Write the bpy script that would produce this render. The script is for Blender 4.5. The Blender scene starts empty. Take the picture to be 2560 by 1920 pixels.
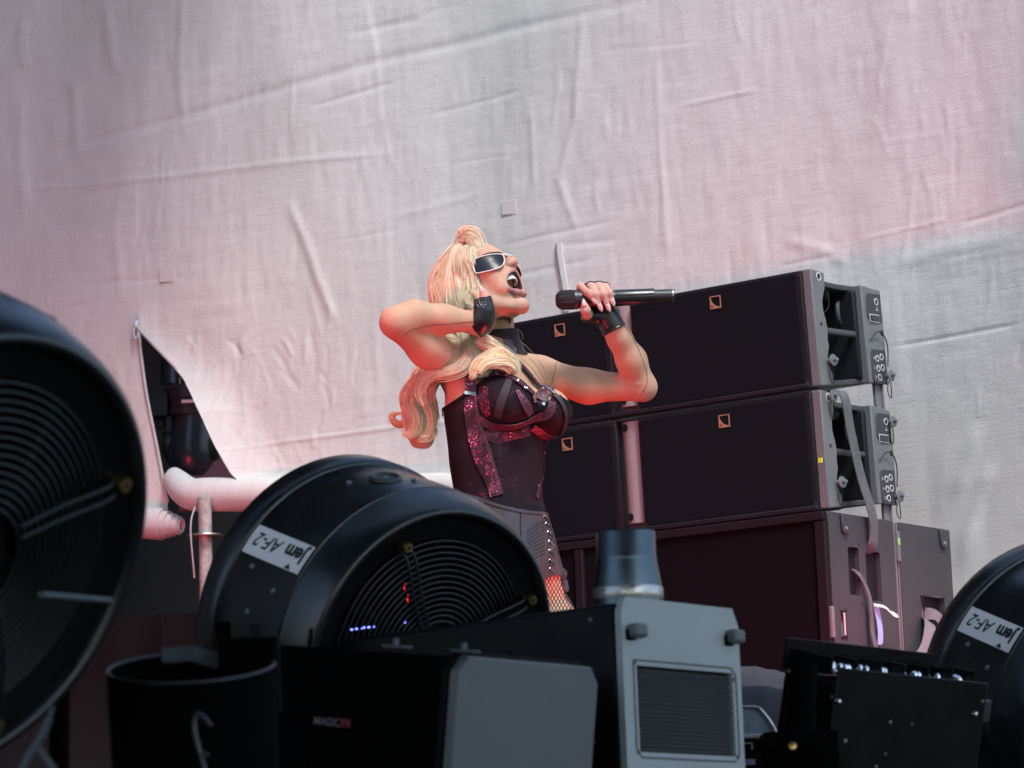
import bpy, math, random
import numpy as np
from mathutils import Matrix, Vector
sc = bpy.context.scene
C = sc.collection
rng = np.random.default_rng(7); random.seed(7)
PI = math.pi; rad = math.radians

# ---------------------------------------------------------------- camera
PITCH, ROLL, CAMZ, FOCAL = rad(10), rad(2), 1.6, 100.0
Rcam = Matrix.Rotation(PI/2+PITCH, 3, 'X') @ Matrix.Rotation(-ROLL, 3, 'Z')
cam = bpy.data.cameras.new('camera'); camo = bpy.data.objects.new('camera', cam); C.objects.link(camo)
camo.matrix_world = Matrix.Translation((0, 0, CAMZ)) @ Rcam.to_4x4()
cam.lens = FOCAL; cam.sensor_width = 36; cam.clip_start = .1; cam.clip_end = 5000
cam.dof.use_dof = True; cam.dof.focus_distance = 7.25; cam.dof.aperture_fstop = 9
sc.camera = camo
# ---------------------------------------------------------------- sky, sun, exposure
SUN_DIR = Vector((.20, -.54, .82)).normalized()
w = bpy.data.worlds.new('World'); sc.world = w; w.use_nodes = True
nt = w.node_tree; nt.nodes.clear()
sky = nt.nodes.new('ShaderNodeTexSky'); sky.sky_type = 'NISHITA'; sky.sun_disc = False
sky.sun_elevation = math.asin(SUN_DIR.z); sky.sun_rotation = math.atan2(SUN_DIR.x, SUN_DIR.y)
sky.dust_density = 1.5; sky.ozone_density = 1.2; sky.air_density = 1.0
bg = nt.nodes.new('ShaderNodeBackground'); bg.inputs['Strength'].default_value = .15
wo = nt.nodes.new('ShaderNodeOutputWorld')
nt.links.new(sky.outputs[0], bg.inputs[0]); nt.links.new(bg.outputs[0], wo.inputs[0])
sun = bpy.data.lights.new('sun', 'SUN'); sun.energy = 1.5; sun.angle = rad(14); sun.color = (1, .97, .94)
suno = bpy.data.objects.new('sun', sun); C.objects.link(suno)
suno.rotation_euler = SUN_DIR.to_track_quat('Z', 'Y').to_euler(); suno.location = (3, -4, 9)
def stage_lamp(name, loc, target, energy, size, blend=.8, radius=.05, col=(1, .045, .06)):
    l = bpy.data.lights.new(name, 'SPOT'); l.energy = energy; l.color = col
    l.spot_size = rad(size); l.spot_blend = blend; l.shadow_soft_size = radius
    o = bpy.data.objects.new(name, l); C.objects.link(o); o.location = loc
    o.rotation_euler = (Vector(loc)-Vector(target)).to_track_quat('Z', 'Y').to_euler()
# red stage washes standing low on the deck (the photograph is full of their light)
stage_lamp('red_wash_lamp', (-2.4, 5.2, 2.17), (1.05, 8.7, 3.5), 165, 38, blend=1, radius=.15, col=(1, .05, .11))
stage_lamp('red_wash_lamp', (-1.35, 8.0, 1.7), (-1.7, 10.2, 3.35), 66, 78, blend=1, col=(1, .05, .10))
stage_lamp('red_wash_lamp', (.44, 6.98, 1.95), (.08, 7.1, 2.62), 20, 52, blend=1, radius=.04)
stage_lamp('magenta_wash_lamp', (1.75, 6.2, 1.6), (.95, 8.25, 2.1), 170, 30, blend=1, radius=.05, col=(1, .08, .24))
stage_lamp('magenta_wash_lamp', (-.05, 6.9, 1.55), (.35, 8.3, 2.2), 9, 70, blend=1, radius=.05, col=(1, .05, .2))
sc.view_settings.view_transform = 'Standard'; sc.view_settings.look = 'None'
sc.view_settings.gamma = 1; sc.view_settings.exposure = .85; sc.view_settings.use_curve_mapping = False
sc.cycles.use_denoising = True; sc.cycles.max_bounces = 6; sc.cycles.diffuse_bounces = 3; sc.cycles.glossy_bounces = 3; sc.cycles.adaptive_threshold = .03

# ---------------------------------------------------------------- helpers
FPX = FOCAL/36*2560
Rn = np.array(Rcam); On = np.array([0, 0, CAMZ])
def at(px, py, Y):
    d = Rn @ np.array([(px-1280)/FPX, (960-py)/FPX, -1.]); return On + d*(Y/d[1])
def proj(P):
    q = (np.asarray(P)-On) @ Rn
    return 1280+FPX*q[..., 0]/-q[..., 2], 960-FPX*q[..., 1]/-q[..., 2]
def norm(v): v = np.asarray(v, float); return v/np.linalg.norm(v)
def M4(R, t):
    m = np.eye(4); m[:3, :3] = R; m[:3, 3] = t; return m
def Rx(a): return np.array(Matrix.Rotation(a, 3, 'X'))
def Ry(a): return np.array(Matrix.Rotation(a, 3, 'Y'))
def Rz(a): return np.array(Matrix.Rotation(a, 3, 'Z'))
def frame_z(d, up=(0, 0, 1)):
    z = norm(d); x = np.cross(up, z)
    if np.linalg.norm(x) < 1e-6: x = np.array([1., 0, 0])
    x = norm(x); return np.stack([x, np.cross(z, x), z], 1)

class MB:
    """collects shapes; self.M maps the shape's own frame to the world"""
    def __init__(s, M=None): s.v = []; s.f = []; s.M = np.eye(4) if M is None else M; s.uv = None
    def add(s, v, f):
        v = np.asarray(v, float); n = len(s.v)
        v = v @ s.M[:3, :3].T + s.M[:3, 3]
        s.v.extend(v.tolist()); s.f.extend([tuple(int(i)+n for i in q) for q in f]); return s
    def box(s, c, size, R=None):
        h = np.array(size)/2
        p = np.array([[x, y, z] for x in (-1, 1) for y in (-1, 1) for z in (-1, 1)])*h
        if R is not None: p = p @ np.asarray(R).T
        return s.add(p+np.array(c), [(0, 1, 3, 2), (4, 6, 7, 5), (0, 4, 5, 1), (2, 3, 7, 6), (0, 2, 6, 4), (1, 5, 7, 3)])
    def prism(s, poly, z0, z1, F=None):
        """polygon in xy extruded z0..z1; F optional 4x4 local frame"""
        n = len(poly); a = sum(poly[i][0]*poly[(i+1) % n][1]-poly[(i+1) % n][0]*poly[i][1] for i in range(n))
        if a < 0: poly = list(poly)[::-1]
        p = np.array([(x, y, z0) for x, y in poly]+[(x, y, z1) for x, y in poly], float)
        if F is not None: p = p @ F[:3, :3].T + F[:3, 3]
        return s.add(p, [tuple(range(n))[::-1], tuple(range(n, 2*n))]+[(i, (i+1) % n, n+(i+1) % n, n+i) for i in range(n)])
    def tube(s, path, r, n=10, closed=False, caps=True, squash=1.0, up=None):
        P = np.array(path, float); m = len(P); r = np.broadcast_to(np.asarray(r, float), (m,))
        T = np.roll(P, -1, 0)-np.roll(P, 1, 0)
        if not closed: T[0] = P[1]-P[0]; T[-1] = P[-1]-P[-2]
        T /= np.linalg.norm(T, axis=1)[:, None]+1e-12
        u = np.array(up, float) if up is not None else np.array([0, 0, 1.])
        if abs(T[0] @ u) > .95: u = np.array([1., 0, 0])
        N = norm(u-T[0]*(T[0] @ u)); V = []
        t = np.arange(n)*2*PI/n
        for i in range(m):
            N = norm(N-T[i]*(T[i] @ N)); B = np.cross(T[i], N)
            V.append(P[i]+r[i]*(np.cos(t)[:, None]*N*squash+np.sin(t)[:, None]*B))
        F = []
        for i in range(m if closed else m-1):
            j = (i+1) % m
            for k in range(n): F.append((i*n+k, i*n+(k+1) % n, j*n+(k+1) % n, j*n+k))
        if caps and not closed: F += [tuple(range(n))[::-1], tuple(range((m-1)*n, m*n))]
        return s.add(np.concatenate(V), F)
    def lathe(s, prof, n=48, F=None, closed=False):
        """prof (r,h) turned about local z"""
        t = np.arange(n)*2*PI/n; V = []
        for r, h in prof: V.append(np.stack([r*np.cos(t), r*np.sin(t), np.full(n, h)], 1))
        m = len(prof); Fc = []
        for i in range(m if closed else m-1):
            j = (i+1) % m
            for k in range(n): Fc.append((i*n+k, i*n+(k+1) % n, j*n+(k+1) % n, j*n+k))
        V = np.concatenate(V)
        if F is not None: V = V @ F[:3, :3].T + F[:3, 3]
        return s.add(V, Fc)
    def disc(s, r, h, n=48, F=None):
        t = np.arange(n)*2*PI/n; V = np.stack([r*np.cos(t), r*np.sin(t), np.full(n, h)], 1)
        if F is not None: V = V @ F[:3, :3].T + F[:3, 3]
        return s.add(V, [tuple(range(n))])
    def ribbon(s, path, nrm, width, thick=.002):
        """strap: path points, surface normals; width scalar or list"""
        P = np.array(path, float); m = len(P); N = np.broadcast_to(np.array(nrm, float), (m, 3)); wd = np.broadcast_to(np.asarray(width, float), (m,))
        T = np.gradient(P, axis=0); T /= np.linalg.norm(T, axis=1)[:, None]+1e-12
        B = np.cross(T, N); B /= np.linalg.norm(B, axis=1)[:, None]+1e-12
        N2 = np.cross(B, T)
        V = np.concatenate([np.stack([P[i]-B[i]*wd[i]/2+N2[i]*thick/2, P[i]+B[i]*wd[i]/2+N2[i]*thick/2,
                                      P[i]+B[i]*wd[i]/2-N2[i]*thick/2, P[i]-B[i]*wd[i]/2-N2[i]*thick/2]) for i in range(m)])
        F = []
        for i in range(m-1):
            for k in range(4): F.append((i*4+k, (i+1)*4+k, (i+1)*4+(k+1) % 4, i*4+(k+1) % 4))
        F += [(0, 1, 2, 3), (m*4-1, m*4-2, m*4-3, m*4-4)]
        return s.add(V, F)
    def build(s, name, mat, parent=None, **k): return mesh_obj(name, s.v, s.f, mat, parent, **k)

MINV = {}
def mesh_obj(name, v, f, mat, parent=None, origin=None, angle=32, bevel=0, segs=2, cols=None, uv=None, kind=None, smooth=True, label=None):
    v = np.asarray(v, float)
    if parent is not None: inv = MINV[parent.name]; v = v @ inv[:3, :3].T + inv[:3, 3]
    elif origin is not None: v = v-np.asarray(origin)
    me = bpy.data.meshes.new(name)
    if isinstance(f, np.ndarray):
        k = f.shape[1]; me.vertices.add(len(v)); me.vertices.foreach_set('co', v.astype(np.float32).ravel())
        me.loops.add(f.size); me.loops.foreach_set('vertex_index', f.astype(np.int32).ravel())
        me.polygons.add(len(f)); me.polygons.foreach_set('loop_start', np.arange(0, f.size, k, dtype=np.int32))
        me.update(calc_edges=True)
    else:
        me.from_pydata(v.tolist(), [], f); me.update()
    if cols is not None:
        a = me.color_attributes.new('Col', 'FLOAT_COLOR', 'POINT'); c = np.ones((len(v), 4), np.float32); c[:, :3] = cols
        a.data.foreach_set('color', c.ravel())
    if uv is not None:
        l = me.uv_layers.new(name='UV'); idx = np.zeros(len(me.loops), np.int32); me.loops.foreach_get('vertex_index', idx)
        l.data.foreach_set('uv', np.asarray(uv, np.float32)[idx].ravel())
    if smooth:
        me.shade_smooth()
        if angle < 179: me.set_sharp_from_angle(angle=rad(angle))
    me.materials.append(mat)
    o = bpy.data.objects.new(name, me); C.objects.link(o)
    if parent is not None: o.parent = parent; MINV[o.name] = MINV[parent.name]
    elif origin is not None: o.location = origin; MINV[o.name] = M4(np.eye(3), -np.asarray(origin))
    else: MINV[o.name] = np.eye(4)
    if bevel:
        b = o.modifiers.new('bevel', 'BEVEL'); b.width = bevel; b.segments = segs; b.limit_method = 'ANGLE'; b.angle_limit = rad(40)
    if kind: o['kind'] = kind
    if label: o['label'] = label
    return o
def thing(name, label, cat, loc, R=None, group=None):
    o = bpy.data.objects.new(name, None); C.objects.link(o); o.empty_display_size = .1
    M = M4(np.eye(3) if R is None else np.asarray(R), loc); o.matrix_world = Matrix(M.tolist())
    MINV[o.name] = np.linalg.inv(M); o['label'] = label; o['category'] = cat
    if group: o['group'] = group
    return o
def tag(o, label, cat, group=None):
    o['label'] = label; o['category'] = cat
    if group: o['group'] = group
    return o
def copy_tree(o, parent=None):
    c = o.copy(); C.objects.link(c)
    if parent is not None: c.parent = parent
    for ch in o.children: copy_tree(ch, c)
    return c
def text_mesh(s, size, bold=0, shear=0, align='LEFT', extrude=0):
    cu = bpy.data.curves.new('t', 'FONT'); cu.body = s; cu.size = size; cu.offset = bold; cu.shear = shear; cu.align_x = align
    cu.extrude = extrude; cu.resolution_u = 4
    o = bpy.data.objects.new('t', cu); C.objects.link(o); dg = bpy.context.evaluated_depsgraph_get()
    me = o.evaluated_get(dg).to_mesh(); v = np.array([x.co[:] for x in me.vertices]); f = [tuple(p.vertices) for p in me.polygons]
    o.evaluated_get(dg).to_mesh_clear(); bpy.data.objects.remove(o); bpy.data.curves.remove(cu)
    return v, f
def spline(pts, n=12):
    """Catmull-Rom through points"""
    P = np.array(pts, float); P = np.concatenate([[2*P[0]-P[1]], P, [2*P[-1]-P[-2]]]); out = []
    for i in range(1, len(P)-2):
        for t in np.linspace(0, 1, n, endpoint=False):
            a, b, c, d = P[i-1:i+3]
            out.append(.5*((2*b)+(-a+c)*t+(2*a-5*b+4*c-d)*t*t+(-a+3*b-3*c+d)*t**3))
    out.append(P[-2]); return np.array(out)

# ---------------------------------------------------------------- materials
def mat(name, col, rough=.5, metal=0, var=.12, vscale=6., bump=0., bscale=150., spec=.5, rvar=.0, coat=0, scratch=0, vcol=False, sss=0, sheen=0, alpha=1):
    m = bpy.data.materials.new(name); m.use_nodes = True; nt = m.node_tree; N = nt.nodes; L = nt.links
    b = N['Principled BSDF']; b.inputs['Roughness'].default_value = rough; b.inputs['Metallic'].default_value = metal
    b.inputs['Specular IOR Level'].default_value = spec; b.inputs['Coat Weight'].default_value = coat
    tc = N.new('ShaderNodeTexCoord')
    if vcol: src = N.new('ShaderNodeVertexColor'); src.layer_name = 'Col'; csock = src.outputs['Color']
    else: src = N.new('ShaderNodeRGB'); src.outputs[0].default_value = (*col, 1); csock = src.outputs[0]
    if var:
        n = N.new('ShaderNodeTexNoise'); n.inputs['Scale'].default_value = vscale; n.inputs['Detail'].default_value = 6; n.inputs['Roughness'].default_value = .62
        L.new(tc.outputs['Object'], n.inputs['Vector'])
        mr = N.new('ShaderNodeMapRange'); mr.inputs[1].default_value = .25; mr.inputs[2].default_value = .75
        mr.inputs[3].default_value = 1-var; mr.inputs[4].default_value = 1+var; L.new(n.outputs['Fac'], mr.inputs[0])
        mx = N.new('ShaderNodeVectorMath'); mx.operation = 'SCALE'; L.new(csock, mx.inputs[0]); L.new(mr.outputs[0], mx.inputs['Scale'])
        csock = mx.outputs[0]
        if rvar:
            m2 = N.new('ShaderNodeMapRange'); m2.inputs[1].default_value = .3; m2.inputs[2].default_value = .7
            m2.inputs[3].default_value = max(.02, rough-rvar); m2.inputs[4].default_value = min(1, rough+rvar)
            n2 = N.new('ShaderNodeTexNoise'); n2.inputs['Scale'].default_value = vscale*2.3; n2.inputs['Detail'].default_value = 5
            L.new(tc.outputs['Object'], n2.inputs['Vector']); L.new(n2.outputs['Fac'], m2.inputs[0]); L.new(m2.outputs[0], b.inputs['Roughness'])
    if scratch:  # small pale nicks and dust specks
        vo = N.new('ShaderNodeTexVoronoi'); vo.inputs['Scale'].default_value = scratch; L.new(tc.outputs['Object'], vo.inputs['Vector'])
        cr = N.new('ShaderNodeMapRange'); cr.inputs[1].default_value = .04; cr.inputs[2].default_value = .10; cr.inputs[3].default_value = .55; cr.inputs[4].default_value = 0
        L.new(vo.outputs['Distance'], cr.inputs[0])
        n3 = N.new('ShaderNodeTexNoise'); n3.inputs['Scale'].default_value = scratch*.35; L.new(tc.outputs['Object'], n3.inputs['Vector'])
        gt = N.new('ShaderNodeMath'); gt.operation = 'GREATER_THAN'; gt.inputs[1].default_value = .5; L.new(n3.outputs['Fac'], gt.inputs[0])
        mu = N.new('ShaderNodeMath'); mu.operation = 'MULTIPLY'; L.new(cr.outputs[0], mu.inputs[0]); L.new(gt.outputs[0], mu.inputs[1])
        mi = N.new('ShaderNodeMix'); mi.data_type = 'RGBA'; L.new(mu.outputs[0], mi.inputs['Factor']); L.new(csock, mi.inputs[6]); mi.inputs[7].default_value = (.55, .56, .55, 1)
        csock = mi.outputs[2]
    L.new(csock, b.inputs['Base Color'])
    if bump:
        n = N.new('ShaderNodeTexNoise'); n.inputs['Scale'].default_value = bscale; n.inputs['Detail'].default_value = 4
        L.new(tc.outputs['Object'], n.inputs['Vector'])
        bp = N.new('ShaderNodeBump'); bp.inputs['Strength'].default_value = bump; bp.inputs['Distance'].default_value = .002
        L.new(n.outputs['Fac'], bp.inputs['Height']); L.new(bp.outputs[0], b.inputs['Normal'])
    if sss: b.inputs['Subsurface Weight'].default_value = sss; b.inputs['Subsurface Radius'].default_value = (1, .35, .2); b.inputs['Subsurface Scale'].default_value = .006
    if sheen: b.inputs['Sheen Weight'].default_value = sheen; b.inputs['Sheen Roughness'].default_value = .4
    if alpha < 1: b.inputs['Alpha'].default_value = alpha
    return m
BLACK = mat('black_paint', (.004, .0045, .005), .42, spec=.18, var=.25, rvar=.12, bump=.05, bscale=400, scratch=22)
BLACKM = mat('black_matte', (.003, .0033, .0036), .65, spec=.12, var=.2, bump=.1, bscale=300)
FANP = mat('fan_enamel', (.008, .011, .013), .3, spec=.65, var=.15, rvar=.08, bump=.03, bscale=90)
WIRE = mat('guard_wire', (.016, .021, .024), .42, metal=.4, var=.1)
GREYP = mat('grey_panel_paint', (.36, .41, .41), .55, var=.06, vscale=9, bump=.12, bscale=700, scratch=16, rvar=.08)
GREYP2 = mat('grey_panel_paint_plain', (.11, .128, .13), .5, var=.07, vscale=7, bump=.12, bscale=700, rvar=.08)
STEEL = mat('galvanised_steel', (.45, .45, .44), .35, metal=.9, var=.25, vscale=25, rvar=.15)
CHROME = mat('dull_duct', (.11, .14, .155), .36, metal=1, var=.12, vscale=14, rvar=.07)
BRASS = mat('brass', (.55, .36, .12), .35, metal=1)
ZINC = mat('zinc', (.6, .62, .65), .25, metal=1, var=.1)
CAB = mat('cabinet_texture_paint', (.05, .054, .06), .58, var=.12, bump=.35, bscale=500)
CABD = mat('cabinet_dark', (.011, .0115, .016), .6, spec=.25, var=.12, bump=.25, bscale=500)
RIG = mat('rigging_steel_paint', (.16, .175, .18), .42, var=.1, vscale=12, bump=.08, bscale=300, rvar=.1)
PLAST = mat('black_plastic', (.03, .03, .033), .4)
STRAP = mat('strap_webbing', (.12, .12, .13), .8, var=.3, vscale=60, bump=.6, bscale=260)
WHITE = mat('label_white', (.86, .87, .88), .5, var=.05, vscale=30)
INK = mat('label_ink', (.012, .012, .012), .6, var=0)
def grille_mat(name, col, scale):
    m = mat(name, col, .75, var=.06, spec=.12); nt = m.node_tree; N = nt.nodes; L = nt.links; b = N['Principled BSDF']
    tc = N.new('ShaderNodeTexCoord'); vo = N.new('ShaderNodeTexVoronoi'); vo.inputs['Scale'].default_value = scale; vo.inputs['Randomness'].default_value = .15
    L.new(tc.outputs['Object'], vo.inputs['Vector']); bp = N.new('ShaderNodeBump'); bp.inputs['Strength'].default_value = .5; bp.inputs['Distance'].default_value = .003
    L.new(vo.outputs['Distance'], bp.inputs['Height']); L.new(bp.outputs[0], b.inputs['Normal']); return m
GRILLE = grille_mat('grille_cloth', (.007, .0078, .013), 300)
VBLACK = mat('unlit_black_paint', (.002, .002, .0022), .9, var=.2, spec=.04)
# ---------------------------------------------------------------- setting
g = MB(); g.add([(-400, -300, 0), (400, -300, 0), (400, 900, 0), (-400, 900, 0)], [(0, 1, 2, 3)])
g.build('ground', mat('trodden_grass_ground', (.09, .085, .06), .9, var=.4, vscale=.6), kind='structure')
FLZ = 1.4
DECK = mat('stage_ply_black', (.03, .03, .03), .7, var=.3, vscale=3, bump=.1)
s = MB(); s.box((.4, 8.1, FLZ-.09), (14.8, 11.6, .18)); s.build('stage_floor', DECK, kind='structure', bevel=.01)
s = MB(); s.box((.4, 2.36, .66), (14.8, .1, 1.1)); s.build('stage_apron', BLACKM, kind='structure')
SHADEP = mat('shade_panel_grey', (.12, .12, .125), .7, var=.1)  # grey for the added, unseen light blockers
s = MB(); s.box((0, -3.7, 4.75), (6.6, 16.4, .12)); s.build('added_front_shade', SHADEP, kind='structure')  # added sheet overhead, out of view, keeps daylight off the foreground
s = MB(); s.box((-4.75, 9.0, 7.2), (8.6, 7.8, .12)); s.build('added_left_shade', SHADEP, kind='structure')  # added sheet, out of view, dims the left side of the cloth
s = MB(); s.box((-5.6, 8.6, 4.2), (.12, 10.6, 5.6)); s.build('added_side_shade', SHADEP, kind='structure')  # added wall, out of view, blocks sky light from the left
s = MB(); s.box((-.6, 13.9, 4.2), (13.4, .1, 5.6)); s.build('backstage_wall', mat('backstage_black_drape', (.012, .011, .012), .9, var=.2), kind='structure')

# ---------------------------------------------------------------- cloth backdrop
PLAN = np.array([[-3.9, 10.75], [-1.8, 10.45], [-.4, 10.0], [.6, 9.45], [1.5, 8.85], [2.6, 8.0], [3.8, 7.0]])
PS = spline(PLAN, 40); SL = np.concatenate([[0], np.cumsum(np.linalg.norm(np.diff(PS, axis=0), axis=1))])
def plan(sv): return np.stack([np.interp(sv, SL, PS[:, 0]), np.interp(sv, SL, PS[:, 1])], -1)
PT = np.gradient(PS, axis=0); PN = np.stack([PT[:, 1], -PT[:, 0]], 1); PN /= np.linalg.norm(PN, axis=1)[:, None]
PN[PN[:, 1] > 0] *= -1
def plan_n(sv): return np.stack([np.interp(sv, SL, PN[:, 0]), np.interp(sv, SL, PN[:, 1])], -1)
def on_cloth(px, py):
    """(s,z) of the cloth point seen at a pixel"""
    d = Rn @ np.array([(px-1280)/FPX, (960-py)/FPX, -1.])
    k = PS[:, 0]*d[1]-PS[:, 1]*d[0]; i = np.where(k[:-1]*k[1:] <= 0)[0][0]; t = k[i]/(k[i]-k[i+1])
    sv = SL[i]+(SL[i+1]-SL[i])*t; y = np.interp(sv, SL, PS[:, 1]); return sv, CAMZ+d[2]*y/d[1]
_NT = {}
def vnoise(x, y, seed):
    if seed not in _NT: _NT[seed] = np.random.default_rng(seed).normal(size=(256, 256))
    G = _NT[seed]; xi = np.floor(x).astype(int); yi = np.floor(y).astype(int)
    u = x-xi; v = y-yi; u = u*u*(3-2*u); v = v*v*(3-2*v); g = lambda a, b: G[a & 255, b & 255]
    return (g(xi, yi)*(1-u)+g(xi+1, yi)*u)*(1-v)+(g(xi, yi+1)*(1-u)+g(xi+1, yi+1)*u)*v
CREASES = []   # (polyline in (s,z), width, height) long folds and seams seen in the photograph
def crease(pix, wd, ht): CREASES.append((np.array([on_cloth(*p) for p in pix]), wd, ht))
crease([(75, 390), (300, 330), (560, 265), (950, 155), (1280, 75), (1700, -20)], .02, -.006)
crease([(0, 472), (380, 445), (752, 405), (1000, 385)], .012, .004)
crease([(560, 1135), (700, 1105), (900, 1080), (1040, 1060), (1200, 1050)], .006, .006)
crease([(2210, 867), (2380, 838), (2560, 805)], .005, -.006)
crease([(1450, 600), (1400, 450), (1440, 300), (1460, 0)], .014, .007)
crease([(2230, 655), (2380, 620), (2560, 590)], .03, .006)
crease([(1950, 595), (2060, 625), (2110, 660)], .02, .005)
crease([(2380, 1250), (2420, 1130), (2440, 1060)], .02, .012); crease([(2395, 1420), (2440, 1240), (2470, 1160)], .02, .014)
crease([(55, 30), (50, 120), (65, 180)], .015, .010); crease([(180, 180), (185, 300), (190, 400)], .012, .008)
crease([(265, 0), (272, 100), (290, 190)], .015, .010); crease([(50, 230), (45, 380), (60, 560)], .018, .01)
crease([(290, 470), (285, 600), (300, 760)], .012, .007); crease([(455, 0), (450, 160), (455, 300)], .02, .007)
crease([(930, 50), (950, 200), (955, 330)], .015, .006); crease([(725, 500), (770, 610), (800, 700), (850, 830)], .018, .012)
crease([(2215, 40), (2205, 120), (2190, 190), (2195, 260)], .009, .005); crease([(2170, 290), (2195, 330), (2215, 400)], .01, .003)
crease([(1640, 100), (1645, 300), (1660, 500), (1675, 690)], .01, .006); crease([(1330, 260), (1340, 480)], .01, .006)
for _ in range(110):     # shorter random creases, mostly hanging down
    x0 = rng.uniform(-60, 2600); y0 = rng.uniform(-60, 1150); ln = rng.uniform(50, 260); dx = rng.normal()*.12*ln
    crease([(x0, y0), (x0+dx*.5+rng.normal()*6, y0+ln*.5), (x0+dx, y0+ln)], rng.uniform(.004, .011), rng.choice([-1, 1])*rng.uniform(.0012, .004))
for _ in range(60):     # puckers round the opening and the hem
    x0 = rng.normal(620, 190); y0 = rng.uniform(820, 1150); ln = rng.uniform(30, 120); dx = rng.normal()*.5*ln
    crease([(x0, y0), (x0+dx*.6, y0+ln*.5), (x0+dx, y0+ln)], rng.uniform(.005, .012), rng.choice([-1, 1])*rng.uniform(.002, .006))
for _ in range(22):
    x0 = rng.uniform(0, 2400); y0 = rng.uniform(0, 1000); ln = rng.uniform(80, 300)
    crease([(x0, y0), (x0+ln, y0-ln*rng.uniform(.05, .3))], rng.uniform(.006, .014), rng.choice([-1, 1])*rng.uniform(.001, .004))
def cloth_disp(sv, zv):
    d = .020*vnoise(sv*.9, zv*.5, 1)+.005*vnoise(sv*3.1, zv*1.0+.5, 2)+.0013*vnoise(sv*9, zv*2.2, 3)+.0006*vnoise(sv*22, zv*6, 4)
    d += .0003*vnoise(sv*7, zv*26, 9)+.0006*vnoise(sv*44, zv*10, 5)+.0002*vnoise(sv*70+zv*12, zv*60, 6)
    for k, (fx, fz, wv, amp) in enumerate(((2.6, .35, .05, .0011), (7.0, 1.2, .08, .0007))):   # connected crease network
        n1 = vnoise(sv*fx+.4*vnoise(sv*2, zv*2, 20+k), zv*fz+.3*vnoise(sv*3+9, zv*2, 30+k), 40+k); msk = np.clip(vnoise(sv*1.3+5, zv*1.1, 50+k)*1.2+.35, 0, 1)
        d += amp*msk*np.exp(-(n1/wv)**2)*np.sign(vnoise(sv*.7, zv*.7, 60+k))
    for P, wd, ht in CREASES:
        lo = P.min(0)-.08; hi = P.max(0)+.08
        k = np.where((sv > lo[0]) & (sv < hi[0]) & (zv > lo[1]) & (zv < hi[1]))[0]
        if not len(k): continue
        best = np.full(len(k), 9.); tt = np.zeros(len(k)); q = np.stack([sv[k], zv[k]], 1)
        for i in range(len(P)-1):
            e = P[i+1]-P[i]; t = np.clip(((q-P[i]) @ e)/(e @ e), 0, 1); dd = np.linalg.norm(q-P[i]-t[:, None]*e, axis=1)
            b = dd < best; best[b] = dd[b]; tt[b] = (i+t[b])/(len(P)-1)
        d[k] += .62*ht*np.exp(-(best/wd)**2)*np.clip(np.minimum(tt, 1-tt)*6, 0, 1)
    return d
def cloth_pt(sv, zv, extra=0):
    sv = np.atleast_1d(np.asarray(sv, float)); zv = np.atleast_1d(np.asarray(zv, float)); p = plan(sv); n = plan_n(sv); d = cloth_disp(sv, zv)+extra
    return np.stack([p[:, 0]+n[:, 0]*d, p[:, 1]+n[:, 1]*d, zv], 1)
CL = mat('backdrop_cotton', (.67, .66, .64), .88, var=.055, vscale=1.4, spec=.2, sheen=.15)
def _cloth():
    nt = CL.node_tree; N = nt.nodes; L = nt.links; b = N['Principled BSDF']
    uv = N.new('ShaderNodeUVMap'); uv.uv_map = 'UV'
    def nz(sx, sy, det=3):
        mp = N.new('ShaderNodeMapping'); mp.inputs['Scale'].default_value = (sx, sy, 1); L.new(uv.outputs[0], mp.inputs[0])
        n = N.new('ShaderNodeTexNoise'); n.inputs['Scale'].default_value = 1; n.inputs['Detail'].default_value = det; L.new(mp.outputs[0], n.inputs['Vector']); return n.outputs['Fac']
    a = nz(300, 9); c = nz(7, 280); d2 = nz(150, 140, 3)
    ad = N.new('ShaderNodeMath'); L.new(a, ad.inputs[0]); L.new(c, ad.inputs[1])
    ad2 = N.new('ShaderNodeMath'); L.new(ad.outputs[0], ad2.inputs[0]); L.new(d2, ad2.inputs[1])
    bp = N.new('ShaderNodeBump'); bp.inputs['Strength'].default_value = .26; bp.inputs['Distance'].default_value = .003
    L.new(ad2.outputs[0], bp.inputs['Height']); L.new(bp.outputs[0], b.inputs['Normal'])
    # slub threads and faint grubby streaks in the colour itself
    mr = N.new('ShaderNodeMapRange'); mr.inputs[1].default_value = 1.15; mr.inputs[2].default_value = 1.85; mr.inputs[3].default_value = .90; mr.inputs[4].default_value = 1.07; L.new(ad2.outputs[0], mr.inputs[0])
    st = nz(5, .6, 6); m2 = N.new('ShaderNodeMapRange'); m2.inputs[1].default_value = .3; m2.inputs[2].default_value = .7; m2.inputs[3].default_value = .93; m2.inputs[4].default_value = 1.05; L.new(st, m2.inputs[0])
    mu = N.new('ShaderNodeMath'); mu.operation = 'MULTIPLY'; L.new(mr.outputs[0], mu.inputs[0]); L.new(m2.outputs[0], mu.inputs[1])
    lk = b.inputs['Base Color'].links[0]; src = lk.from_socket
    vm = N.new('ShaderNodeVectorMath'); vm.operation = 'SCALE'; L.new(src, vm.inputs[0]); L.new(mu.outputs[0], vm.inputs['Scale']); L.new(vm.outputs[0], b.inputs['Base Color'])
_cloth()
backdrop = thing('backdrop_cloth', 'huge creased off white cotton backdrop hung behind the singer', 'backdrop', (-.4, 10.0, FLZ))
ZTOP = 5.6
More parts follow.
